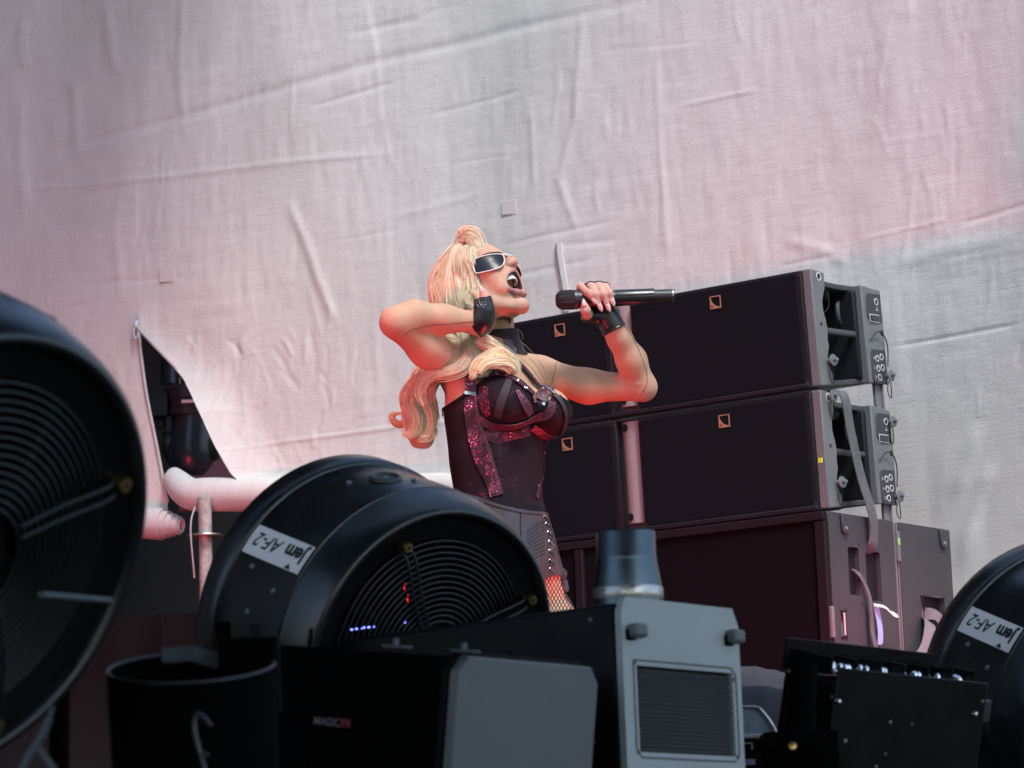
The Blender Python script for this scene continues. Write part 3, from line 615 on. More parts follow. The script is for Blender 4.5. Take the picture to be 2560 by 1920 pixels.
# blue and white tag on the strap
m = MB(); m.ribbon(spline([fl(.20, -.265, .026), fl(.205, -.30, .03), fl(.207, -.34, .032), fl(.205, -.378, .03)], 6), nx, .028, .0012); m.build('blue_tag', mat('tag_blue', (.34, .5, .78), .6, var=.05), strap)
m = MB(); m.ribbon(spline([fl(.188, -.262, .026), fl(.21, -.270, .05), fl(.236, -.290, .06), fl(.25, -.285, .058)], 6), norm(nx+np.array([0, 0, 1.2])), [.022]*8+[.03]*8+[.02]*3, .0012); m.build('white_tag', WHITE, strap)
# second strap looped through the rear hand hole
pth = spline([fl(.27, -.47, .03), fl(.34, -.43, .06), fl(.42, -.385, .06), fl(.49, -.31, .04), fl(.535, -.285, .0), fl(.55, -.275, -.04)], 8)
strap2 = thing('loose_strap', 'pale loose webbing strap looped through the rear hand hole of the subwoofer', 'strap', fl(.5, -.45))
m = MB(); m.ribbon(pth, norm(nx*.7+np.array([0, 0, .6])), .042, .003); m.build('webbing', mat('strap_pale', (.2, .19, .2), .8, var=.2, vscale=60, bump=.5, bscale=260), strap2)
pth = spline([fl(.555, -.262, -.03), fl(.575, -.275, .02), fl(.60, -.33, .03), fl(.60, -.42, .03), fl(.585, -.52, .03)], 8)
m = MB(); m.ribbon(pth, nx, .04, .003); m.build('webbing', mat('strap_pale2', (.17, .16, .165), .8, var=.2, vscale=60, bump=.5, bscale=260), strap2)
pth = spline([fl(.53, -.30, .02), fl(.52, -.38, .025), fl(.55, -.48, .02), fl(.56, -.56, .02)], 8)
m = MB(); m.ribbon(pth, nx, .036, .003); m.build('webbing', STRAP, strap2)
# ---------------------------------------------------------------- drum fans
def axis_v(az, el): return np.array([math.sin(az)*math.cos(el), math.cos(az)*math.cos(el), math.sin(el)])
def fan_frame(px, py, Y, az, el): return M4(frame_z(axis_v(az, el)), at(px, py, Y))
FM = [fan_frame(1088, 1641, 4.8, -.711, .345), fan_frame(-72, 1402, 3.03, -.95, .44), fan_frame(2843, 1805, 5.35, -.46, .345)]
FL = ['middle black drum fan with a white label, standing in front of the singer', 'nearest black drum fan, cut off by the left edge of the picture', 'black drum fan with a white label at the right edge']
def fan_root(i):
    return thing('drum_fan', FL[i], 'fan', FM[i][:3, 3], FM[i][:3, :3], 'black drum fans along the stage edge')
fan = fan_root(0); F = FM[0]
m = MB(F); m.lathe([(.238, .045), (.239, .010), (.242, .002), (.247, 0), (.2525, .002), (.258, .009), (.264, .025), (.270, .050), (.2745, .0725)], 96); m.build('front_ring', FANP, fan, angle=60)
m = MB(F); m.lathe([(.2745, .0735), (.2735, .075), (.276, .0765), (.277, .12), (.277, .25), (.276, .252)], 96); m.build('drum', FANP, fan, angle=50)
m = MB(F); m.lathe([(.276, .25), (.282, .2525), (.2845, .256), (.2845, .302), (.280, .308), (.24, .308), (.237, .30), (.237, .05), (.238, .045)], 96); m.build('rear_band', FANP, fan, angle=40)
m = MB(F); m.lathe([(.2395, .016), (.20, .022), (.199, .03), (.199, .06)], 72); m.build('mouth_plate', BLACKM, fan)
for k, r in enumerate(np.linspace(.062, .196, 15)):
    h = -.004+.02*(r/.196)**3
    m = MB(F); t_ = np.linspace(0, 2*PI, 72, endpoint=False); m.tube(np.stack([r*np.cos(t_), r*np.sin(t_), np.full(72, h)], 1), .0019, 6, closed=True); m.build('guard_ring', WIRE, fan)
for k in range(4):
    a = rad(112)+k*PI/2; d = np.array([math.cos(a), math.sin(a), 0]); m = MB(F)
    m.ribbon([d*.05+np.array([0, 0, .006]), d*.12+np.array([0, 0, .008]), d*.197+np.array([0, 0, .02])], (0, 0, -1), .011, .003); m.build('guard_spoke', BLACKM, fan)
    a = rad(60)+k*PI/2; d = np.array([math.cos(a), math.sin(a), 0]); e = np.array([-d[1], d[0], 0])
    for s_ in (-1, 1):
        m = MB(F); m.tube(spline([d*.212+e*.007*s_+np.array([0, 0, .012]), d*.19+e*.008*s_+np.array([0, 0, -.006]), d*.12+e*(.008*s_-.01)+np.array([0, 0, -.012]), d*.06+e*(.007*s_-.012)+np.array([0, 0, -.012])], 8), .0026, 8); m.build('bracket_wire', WIRE, fan)
    m = MB(F); m.lathe([(0, -.010), (.008, -.010), (.009, -.006), (.009, .0), (.0065, .002), (.0065, .022)], 16, M4(np.eye(3), d*.213)); b = m.build('bolt', BRASS, fan)
    m = MB(F); m.lathe([(0, -.0108), (.0042, -.0108), (.0042, -.008)], 12, M4(np.eye(3), d*.213)); m.build('bolt_socket', INK, b)
m = MB(F); m.lathe([(0, .29), (.236, .29), (.236, .296)], 48); m.build('light_block_disc', BLACKM, fan)  # added black disc, stops light reaching the blades from behind
m = MB(F); m.lathe([(0, .0), (.045, .003), (.058, .012), (.06, .03), (.06, .17)], 40); m.build('motor', BLACKM, fan)
for k in range(9):
    a = k*2*PI/9; V = []
    for i, r in enumerate(np.linspace(.058, .215, 8)):
        tw = .75-.45*(r/.215); wd = .035+.03*(r/.215)
        for q in (-1, 1):
            aa = a+.25*(r-.058)/.157; d = np.array([math.cos(aa), math.sin(aa), 0]); e = np.array([-d[1], d[0], 0]); V.append(d*r+e*q*wd*math.cos(tw)+np.array([0, 0, .11+q*wd*math.sin(tw)]))
    m = MB(F); m.add(V, [(2*i, 2*i+1, 2*i+3, 2*i+2) for i in range(7)]); ob = m.build('blade', BLACKM, fan); sd = ob.modifiers.new('s', 'SOLIDIFY'); sd.thickness = .004
# label wrapped on the drum with upside-down lettering
LA = rad(29); RL = .2775
def wrap(u, v, r): a = LA-v/RL; return np.stack([r*np.cos(a), r*np.sin(a), u], -1)
nv_ = 10; uu = [.080, .247]; vs = np.linspace(-.027, .027, nv_)
V = np.concatenate([wrap(np.full(nv_, u), vs, RL+dr) for u in uu for dr in (.0003, .0012)])
lab = MB(F); lab.add(V, [(nv_+i, nv_+i+1, 3*nv_+i+1, 3*nv_+i) for i in range(nv_-1)]+[(0+i, 2*nv_+i, 2*nv_+i+1, i+1) for i in range(nv_-1)]+[(0, nv_, 3*nv_, 2*nv_), (nv_-1, 3*nv_-1, 4*nv_-1, 2*nv_-1)]); label = lab.build('label_strip', WHITE, fan)
def label_text(s, u0, v0, size, bold, shear):
    v, f = text_mesh(s, size, bold, shear); m = MB(F); m.add(wrap(v[:, 0]+u0, v[:, 1]+v0, np.full(len(v), RL+.0021)), f); m.build('lettering', INK, label)
label_text('Jem', .088, -.015, .037, .0014, 0); label_text('AF-2', .156, -.015, .037, .0003, .3)
tri = [(.104, .0255), (.122, .0255), (.113, .016)]; m = MB(F); m.add(wrap(np.array([t[0] for t in tri]), np.array([t[1] for t in tri]), np.full(3, RL+.0021)), [(0, 2, 1)]); m.build('triangle_mark', INK, label)
# eye bolt, screws
for ang, h, big in ((78, .15, 1), (86, .12, 0), (66, .175, 0), (100, .235, 0), (15, .12, 0), (5, .17, 0), (20, .20, 0), (112, .1, 0)):
    a = rad(ang); p = np.array([.2772*math.cos(a), .2772*math.sin(a), h]); A = M4(frame_z((math.cos(a), math.sin(a), 0), up=(0, 0, 1)), p)
    if big: m = MB(F @ A); m.lathe([(.0, .001), (.017, .001), (.020, .003), (.024, .005), (.028, .003), (.029, 0)], 28); m.build('cable_port', PLAST, fan)
    m = MB(F @ A); m.lathe([(0, .004), (.004, .004), (.005, .002), (.005, 0)], 12); m.build('screw', RIG, fan)
fans = [fan]
for i in (1, 2):
    c = copy_tree(fan); c['label'] = FL[i]; c.matrix_world = Matrix(FM[i].tolist()); MINV[c.name] = np.linalg.inv(FM[i]); fans.append(c)
for i, fn in enumerate(fans):     # yoke legs carrying each fan on the deck
    Fm = FM[i]; X = norm([Fm[0, 0], Fm[1, 0], 0])
    for s_ in (-1, 1):
        c = (Fm @ np.array([0, 0, .19, 1]))[:3]+X*s_*.295; b = c.copy(); b[2] = FLZ+.012
        m = MB(); m.tube([c+X*s_*.012, c+X*s_*.012+np.array([0, 0, -.1]), b], .012, 10); m.build('yoke_leg', VBLACK, fn)
        m = MB(); m.box(b+np.array([0, 0, -.006]), (.09, .5, .012)); m.build('foot', VBLACK, fn, bevel=.002)
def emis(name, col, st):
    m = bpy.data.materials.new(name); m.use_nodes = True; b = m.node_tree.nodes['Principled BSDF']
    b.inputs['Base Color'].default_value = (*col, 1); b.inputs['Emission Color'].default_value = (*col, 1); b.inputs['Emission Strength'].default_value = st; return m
GLINTB = emis('blue_led_glint', (.16, .2, 1), 3.2); GLINTR = emis('red_led_glint', (1, .02, .03), 1.6)  # glowing colours for LED reflections seen in the guard
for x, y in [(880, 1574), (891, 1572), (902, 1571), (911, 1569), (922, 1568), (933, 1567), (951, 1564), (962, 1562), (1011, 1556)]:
    m = MB(); m.box(at(x, y, 4.74), (.0042, .004, .0022)); m.build('led_glint', GLINTB, fan)  # glowing box drawn for a blue LED reflection
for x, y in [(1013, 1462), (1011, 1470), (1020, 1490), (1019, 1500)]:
    m = MB(); m.box(at(x, y, 4.80), (.0012, .002, .0055)); m.build('led_glint', GLINTR, fan)  # glowing box drawn for a red LED reflection
# pale bar across the mouth of the nearest fan
m = MB(); m.tube([at(102, 1486, 2.98), at(276, 1501, 3.05)], .0042, 8, squash=.7); m.build('mouth_bar', mat('pale_bar', (.22, .26, .27), .4, metal=.5), fans[1])

# ---------------------------------------------------------------- grey vented effects machine
def rframe(yaw, rx, ry): return Ry(ry) @ Rx(rx) @ Rz(yaw)
def plane_xy(Fm, px, py, ax, off=0):
    """local coords of the pixel's ray on local plane axis ax = off"""
    inv = np.linalg.inv(Fm); d = Rn @ np.array([(px-1280)/FPX, (960-py)/FPX, -1.]); o = (inv @ np.append(On, 1))[:3]; d = inv[:3, :3] @ d
    return o+d*((off-o[ax])/d[ax])
FB = M4(rframe(-.711, -.024, 0), at(1543, 1491, 4.3)); WB = .296; HB = FB[2, 3]-FLZ-.02
mb = thing('effects_machine', 'tall black effects machine with a pale grey vented end panel and steel duct', 'effects machine', (FB @ np.array([-.35, WB/2, -HB, 1]))[:3], FB[:3, :3])
X = M4(np.array([[0, 0, 1], [1, 0, 0], [0, 1, 0]]), (0, 0, 0))
m = MB(FB); m.box((-.36, WB/2, -HB/2-.004), (.70, WB-.006, HB-.008)); m.build('housing', BLACK, mb, bevel=.006)
m = MB(FB); m.box((-.40, .002, -.16), (.36, .012, .2)); m.build('access_cover', BLACK, mb, bevel=.003)
m = MB(FB); m.box((-.2, .0, -.40), (.005, .012, .4)); m.build('seam_strip', BLACK, mb, bevel=.001)
ch = .026
pts = [(0, -HB), (WB, -HB), (WB, -.028), (WB-.014, -.0), (.012, 0), (0, -.022)]
vy0, vy1, vz0, vz1 = .032, WB-.022, -.234, -.103
# panel as a frame round the vent opening
xs = [0, vy0, vy1, WB]
m = MB(FB @ X)
m.prism([(0, vz1), (WB, vz1), (WB, -.028), (WB-.014, 0), (.012, 0), (0, -.022)], -.006, .006)
m.prism([(0, -HB), (WB, -HB), (WB, vz0), (0, vz0)], -.006, .006)
m.prism([(0, vz0), (vy0, vz0), (vy0, vz1), (0, vz1)], -.006, .006)
m.prism([(vy1, vz0), (WB, vz0), (WB, vz1), (vy1, vz1)], -.006, .006)
o = m.build('end_panel', GREYP, mb)
m = MB(FB @ X); e = .008
fr = [(vy0-e, vz0-e+.012), (vy0-e+.012, vz0-e), (vy1+e-.012, vz0-e), (vy1+e, vz0-e+.012), (vy1+e, vz1+e-.012), (vy1+e-.012, vz1+e), (vy0-e, vz1+e)]
ring = [(FB @ X @ np.array([a, b, .0065, 1]))[:3] for a, b in fr]; m = MB(); m.tube(ring, .0016, 6, closed=True); m.build('vent_frame', GREYP2, mb)
# hexagonal vent mesh
pit = .0074; V = []; Fc = []; rows = int((vz1-vz0-.004)/(pit*.866)); colsn = int((vy1-vy0)/pit)
hexo = [(pit/math.sqrt(3)*math.cos(rad(30+60*k)), pit/math.sqrt(3)*math.sin(rad(30+60*k))) for k in range(6)]
for r in range(rows+1):
    for c in range(colsn+1):
        cy, cz = vy0+pit*(c+.5*(r % 2)), vz0+.002+pit*.866*r; n0 = len(V)
        if cy > vy1+pit*.3: continue
        V += [(cy+a, cz+b, .0015) for a, b in hexo]+[(cy+a*.62, cz+b*.62, .0) for a, b in hexo]
        Fc += [(n0+k, n0+(k+1) % 6, n0+6+(k+1) % 6, n0+6+k) for k in range(6)]
m = MB(FB @ X); m.add(V, Fc); m.build('vent_mesh', mat('vent_mesh_paint', (.07, .085, .09), .5, metal=.2), mb)
m = MB(FB @ X); m.prism([(vy0-.004, vz0-.004), (vy1+.004, vz0-.004), (vy1+.004, vz1+.004), (vy0-.004, vz1+.004)], -.014, -.012); m.build('vent_backing', INK, mb)
for y, z in ((.026, -.052), (WB-.022, -.046)):
    m = MB(FB); m.box((.016, y, z), (.022, .030, .022)); la = m.build('latch', mat('latch_grey', (.12, .135, .135), .5), mb, bevel=.006, segs=3)
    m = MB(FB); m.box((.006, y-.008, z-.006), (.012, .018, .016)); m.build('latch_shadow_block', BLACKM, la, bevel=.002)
for y, z in ((vy0-.004, vz1+.004), (vy1+.004, vz1-.01), (vy0-.004, vz0), (vy1+.004, vz0)):
    m = MB(FB); m.lathe([(0, .0085), (.003, .0085), (.0035, .006)], 10, M4(frame_z((1, 0, 0)), (0, y, z))); m.build('screw', GREYP2, mb)
pc = at(1571, 1505, 4.46); m = MB(); m.lathe([(.054, -.01), (.0545, .012), (.053, .03), (.049, .052), (.0468, .066)], 48, M4(np.eye(3), pc)); dk = m.build('duct_reducer', CHROME, mb, angle=60)
m = MB(); m.lathe([(.0475, .064), (.0475, .070), (.0465, .072), (.0465, .108), (.0455, .110), (.0445, .108), (.0445, .02)], 48, M4(np.eye(3), pc)); m.build('duct_collar', CHROME, dk, angle=50)
m = MB(); m.lathe([(.0548, .004), (.0556, .008), (.0552, .02), (.0545, .022)], 48, M4(np.eye(3), pc)); m.build('duct_band', STEEL, dk)

# ---------------------------------------------------------------- black confetti machine with plain grey end panel
FA = M4(rframe(-.622, .067, .109), at(1143, 1630, 3.9)); WA = .337; HA = .47
ma = thing('confetti_machine', 'long low black machine with a plain grey end panel and small lettering', 'effects machine', (FA @ np.array([-.2, WA/2, -HA, 1]))[:3], FA[:3, :3])
xl = plane_xy(FA, 600, 1700, 1)[0]
m = MB(FA); m.box((xl/2-.01, WA/2+.004, -HA/2-.003), (-xl-.02, WA-.008, HA-.006)); m.build('housing', VBLACK, ma, bevel=.005)
m = MB(FA @ X); m.prism([(0, -HA), (WA, -HA), (WA, -.028), (WA-.02, -.004), (.022, -.004), (0, -.026)], -.012, .006); m.build('end_panel', GREYP2, ma, bevel=.004, segs=3)
m = MB(FA @ X); m.prism([(-.004, -HA), (WA+.004, -HA), (WA+.004, -.026), (WA-.018, .002), (.02, .002), (-.004, -.024)], -.022, -.0125); m.build('panel_gasket', BLACKM, ma, bevel=.002)
for px in (979, 1150):
    q = plane_xy(FA, px, 1622, 1); m = MB(FA); m.box((q[0], .012, .002), (.04, .02, .004)); m.lathe([(0, .012), (.004, .012), (.005, .006), (.005, 0)], 12, M4(np.eye(3), (q[0], .008, .002))); m.build('clamp_screw', mat('clamp_dull', (.07, .08, .085), .4, metal=.6), ma, bevel=.001)
q = plane_xy(FA, 786, 1800, 1); wtx = plane_xy(FA, 880, 1808, 1)[0]-q[0]
v1, f1 = text_mesh('MAGIC', 1., .01); v2, f2 = text_mesh('FX', 1., .03); w1 = v1[:, 0].max(); w2 = v2[:, 0].max(); sc_ = wtx/(w1+w2+.12); v2[:, 0] += w1+.12
TXF = FA @ M4(np.array([[1, 0, 0], [0, 0, -1], [0, 1, 0]]), (q[0], -.0015, q[2]-.006))
m = MB(TXF); m.add(v1*np.array([sc_, sc_*1.0, 1]), f1); m.build('lettering', mat('lettering_grey', (.12, .125, .14), .5, var=0), ma)
m = MB(TXF); m.add(v2*np.array([sc_, sc_*1.0, 1]), f2); m.build('lettering', mat('lettering_red', (.26, .006, .012), .5, var=0), ma)
for px, py in ((770, 1650), (900, 1880), (770, 1880)):
    q = plane_xy(FA, px, py, 1); m = MB(FA); m.box((q[0], .001, q[2]), (.003, .006, .09)); m.build('seam_strip', VBLACK, ma)
# confetti tube: open drum tilted to the camera with a bent rim
bc = at(478, 1668, 3.42); bx = norm(np.array([0, -.27, 1])); FT = M4(frame_z(bx, up=(0, 1, 0)), bc)
tub = thing('confetti_drum', 'open black drum with a bare metal rim at lower left', 'drum', (bc[0], bc[1]+.06, FLZ))
m = MB(FT); m.lathe([(.099, -.22), (.101, -.01), (.1015, 0)], 72); m.lathe([(.0975, -.001), (.097, -.2), (0, -.21)], 72); m.build('shell', VBLACK, tub)
m = MB(FT); tt = np.linspace(0, 2*PI, 72, endpoint=False); m.tube(np.stack([.0995*np.cos(tt), .0995*np.sin(tt), np.zeros(72)], 1), .0022, 8, closed=True); m.build('rim', mat('rim_metal', (.035, .04, .045), .4, metal=.5, var=.6, vscale=12), tub)
m = MB(FT); V = [];
for a in np.linspace(rad(40), rad(100), 14):
    for z in (-.055, .012): V.append((.095*math.cos(a), .095*math.sin(a), z))
m.build('dummy_liner', GREYP, tub) if False else None
m = MB(); b0 = np.array([bc[0], bc[1], FLZ]); m.tube([b0, bc-bx*.2], [.075, .06], 16); m.build('stand', VBLACK, tub)
lin = [at(x, y, 3.50) for x, y in [(405, 1626), (440, 1626), (475, 1622), (500, 1628), (548, 1642)]]
m = MB(); m.ribbon(spline(lin, 6)+np.array([0, 0, -.006]), (0, -1, .3), .02, .003); m.build('lit_wall_strip', mat('lit_wall_tone', (.09, .11, .125), .45, metal=.3, bump=.5, bscale=90), tub)  # paler strip stands for light on the drum's far inner wall
m = MB(); m.box(at(625, 1690, 3.47), (.072, .06, .09)); o = m.build('black_power_box', VBLACK, bevel=.004); o.location = (0, 0, 0); tag(o, 'small black box wedged in the open drum at lower left', 'box')
# curled cable, loose strips
m = MB(); m.tube(spline([at(528, 1815, 3.3), at(512, 1796, 3.3), at(496, 1785, 3.3), at(487, 1797, 3.3), at(486, 1825, 3.3), at(494, 1860, 3.3), at(503, 1895, 3.3), at(515, 1935, 3.3), at(530, 2000, 3.32)], 10), .0028, 8)
m.tube(spline([at(502, 1890, 3.3), at(510, 1883, 3.29), at(522, 1889, 3.29)], 6), .0018, 6)
o = m.build('curled_cable', mat('cable_sheath', (.025, .034, .04), .4)); tag(o, 'thin curled cable end standing up at the bottom left', 'cable')
m = MB(); m.ribbon(spline([at(132, 1765, 2.9), at(122, 1800, 2.9), at(105, 1838, 2.9), at(75, 1885, 2.9), at(45, 1945, 2.9)], 8), (-.4, -1, .3), [.004]*8+[.008]*25, .002); 
m.ribbon(spline([at(92, 1866, 2.9), at(112, 1890, 2.9), at(140, 1930, 2.9)], 8), (.3, -1, .3), .006, .002)
o = m.build('loose_strip', mat('loose_strip', (.035, .047, .054), .5)); tag(o, 'loose grey plastic strip below the nearest fan', 'strip')

# ---------------------------------------------------------------- tilted batten light
FC = M4(rframe(-.99, .1455, .178), at(2094, 1668, 4.7)); WC = .322; HC = .42
mc = thing('batten_light', 'tilted black batten light with a row of glinting cells at lower right', 'stage lamp', (FC @ np.array([-.07, WC/2, -HC, 1]))[:3], FC[:3, :3])
m = MB(FC); m.box((-.07, WC/2, -HC/2-.012), (.14, WC, HC-.024)); m.build('housing', BLACK, mc, bevel=.004)
m = MB(FC); m.box((.004, WC/2, -HC/2), (.006, WC+.004, HC)); m.build('end_plate', BLACK, mc, bevel=.002)
m = MB(FC); m.box((-.13, WC/2-.012, .006), (.008, WC-.0, .052)); m.build('back_fin', BLACK, mc, bevel=.001)
FOIL = mat('cell_reflector', (.85, .9, .9), .12, metal=1, var=.2, vscale=80, bump=.8, bscale=160)
for k in range(7):
    y = .004+k*(WC-.01)/6; m = MB(FC); m.box((-.075, y, .0), (.11, .004, .03)); m.build('cell_divider', BLACK, mc)
    if k < 6:
        m = MB(FC); m.box((-.06, y+.026, -.009), (.085, .044, .006)); m.build('cell_reflector', FOIL, mc, bevel=.002)
        V = [(-.05+rng.uniform(-.03, .03), y+.026+rng.uniform(-.016, .016), -.004) for _ in range(5)]
        m = MB(FC)
        for q in V: m.lathe([(0, .009), (.005, .006), (.0075, 0)], 10, M4(np.eye(3), q))
        m.build('cell_lens', FOIL, mc)
for px, py in ((2094, 1754), (2435, 1785)):
    q = plane_xy(FC, px, py, 0, .007); m = MB(FC); m.lathe([(0, .007), (.004, .006), (.006, .002), (.0065, 0)], 14, M4(frame_z((1, 0, 0)), q)); m.build('dome_screw', ZINC, mc)
for k, (px, py, r, hgt) in enumerate(((2012, 1660, .022, .10), (2014, 1760, .018, .06), (2000, 1800, .026, .12))):
    c = at(px, py, 4.62); m = MB(); m.lathe([(0, 0), (r*.9, 0), (r, -.006), (r, -hgt*.6), (r*.85, -hgt*.62), (r*.85, -hgt), (0, -hgt)], 20, M4(Ry(.12), c)); m.build('connector', VBLACK, mc)
m = MB(); m.box(at(1955, 1840, 4.58), (.055, .05, .012)); m.box(at(1945, 1862, 4.58), (.075, .05, .02)); m.build('bracket', VBLACK, mc, bevel=.003)
m = MB(); m.lathe([(0, .006), (.006, .005), (.008, 0)], 14, M4(frame_z((0, -1, .2)), at(1981, 1866, 4.53))); m.build('brass_stud', BRASS, mc)
m = MB(); m.box(at(2000, 1900, 4.62), (.12, .08, .09)); m.build('power_box', VBLACK, mc, bevel=.004)
m = MB(FC); m.box((-.07, WC+.012, -.07), (.03, .02, .08)); m.box((-.03, WC+.02, -.05), (.03, .03, .04)); m.build('hinge', PLAST, mc, bevel=.003)

# ---------------------------------------------------------------- covers and bits between the machines
def mound(name, label, cat, pts, Y, depth, mt, fold):
    """draped cover: outline of its top in pixels, rounded back over real depth down to the deck"""
    top = spline(np.array([at(x, y, Y) for x, y in pts]), 10); n = len(top); V = []; ks = np.linspace(0, 1, 12)
    for k in ks:
        a = k*PI; off = depth*(k-.5); h = math.sin(a)**.5 if 0 < k < 1 else 0
        for i, p in enumerate(top):
            z = FLZ+.002+(p[2]-FLZ)*h; z += fold*(math.sin(i*.31+k*5)+.5*math.sin(i*.77-k*8+1))*(0 < k < 1)*.5
            V.append((p[0], p[1]+off, z))
    F = [(r*n+i, r*n+i+1, (r+1)*n+i+1, (r+1)*n+i) for r in range(11) for i in range(n-1)]
    F += [tuple(r*n for r in range(12)), tuple(r*n+n-1 for r in range(12))[::-1]]
    o = mesh_obj(name, V, F, mt, origin=(top[n//2][0], Y, FLZ), angle=60); tag(o, label, cat); return o
mound('grey_cover', 'grey fabric cover thrown over gear beside the vented machine', 'cover', [(1790, 1690), (1830, 1672), (1880, 1668), (1935, 1674), (1965, 1690), (2000, 1715), (2040, 1745)], 6.2, .5, mat('cover_fabric', (.11, .10, .11), .9, var=.25, vscale=14, bump=.4, bscale=40), .004)
mound('dark_cover', 'dark padded bundle below the grey fabric cover', 'cover', [(1780, 1740), (1830, 1722), (1900, 1716), (1960, 1722), (2010, 1732), (2060, 1760)], 5.75, .34, mat('cover_dark', (.018, .022, .028), .7, var=.25, vscale=9), .003)
fl_ = thing('pale_case', 'pale fleece lined case with a metal rim beside the vented machine', 'case', (at(1880, 1820, 5.2)[0], 5.2, FLZ))
a = spline(np.array([at(x, y, 5.2) for x, y in [(1780, 1790), (1840, 1775), (1890, 1772), (1912, 1790), (1930, 1815), (1942, 1838)]]), 8); b = a.copy(); b[:, 2] = at(1880, 1838, 5.2)[2]; n = len(a)
m = MB(); m.add(np.concatenate([a, b, a+np.array([0, .16, 0]), b+np.array([0, .16, 0])]), [(n+i, n+i+1, i+1, i) for i in range(n-1)]+[(i, i+1, 2*n+i+1, 2*n+i) for i in range(n-1)]+[(2*n+i, 2*n+i+1, 3*n+i+1, 3*n+i) for i in range(n-1)]); m.build('fleece', mat('fleece', (.36, .42, .46), .95, var=.25, vscale=70, bump=1, bscale=140), fl_)
m = MB(); m.tube(a+np.array([0, -.003, .002]), .0035, 8); m.build('lid_edge', STEEL, fl_)
m = MB(); m.box(at(1868, 1842, 5.16), (.12, .03, .008)); m.build('metal_rim', mat('rim_pale', (.45, .5, .52), .35, metal=.5), fl_, bevel=.002)
m = MB(); c = at(1850, 1875, 5.25); m.box((c[0], c[1]+.05, (c[2]+FLZ)/2+.02), (.16, .12, c[2]-FLZ+.03)); m.build('body', BLACKM, fl_, bevel=.004)
m = MB(); m.box(at(1873, 1905, 5.17), (.022, .002, .010)); m.build('lilac_label', mat('lilac_label', (.5, .47, .72), .5), fl_)
m = MB(); q = [at(x, y, 5.17) for x, y in ((1858, 1858), (1880, 1858), (1880, 1873))]; m.tube(q, .0015, 6); m.build('handle_wire', STEEL, fl_)
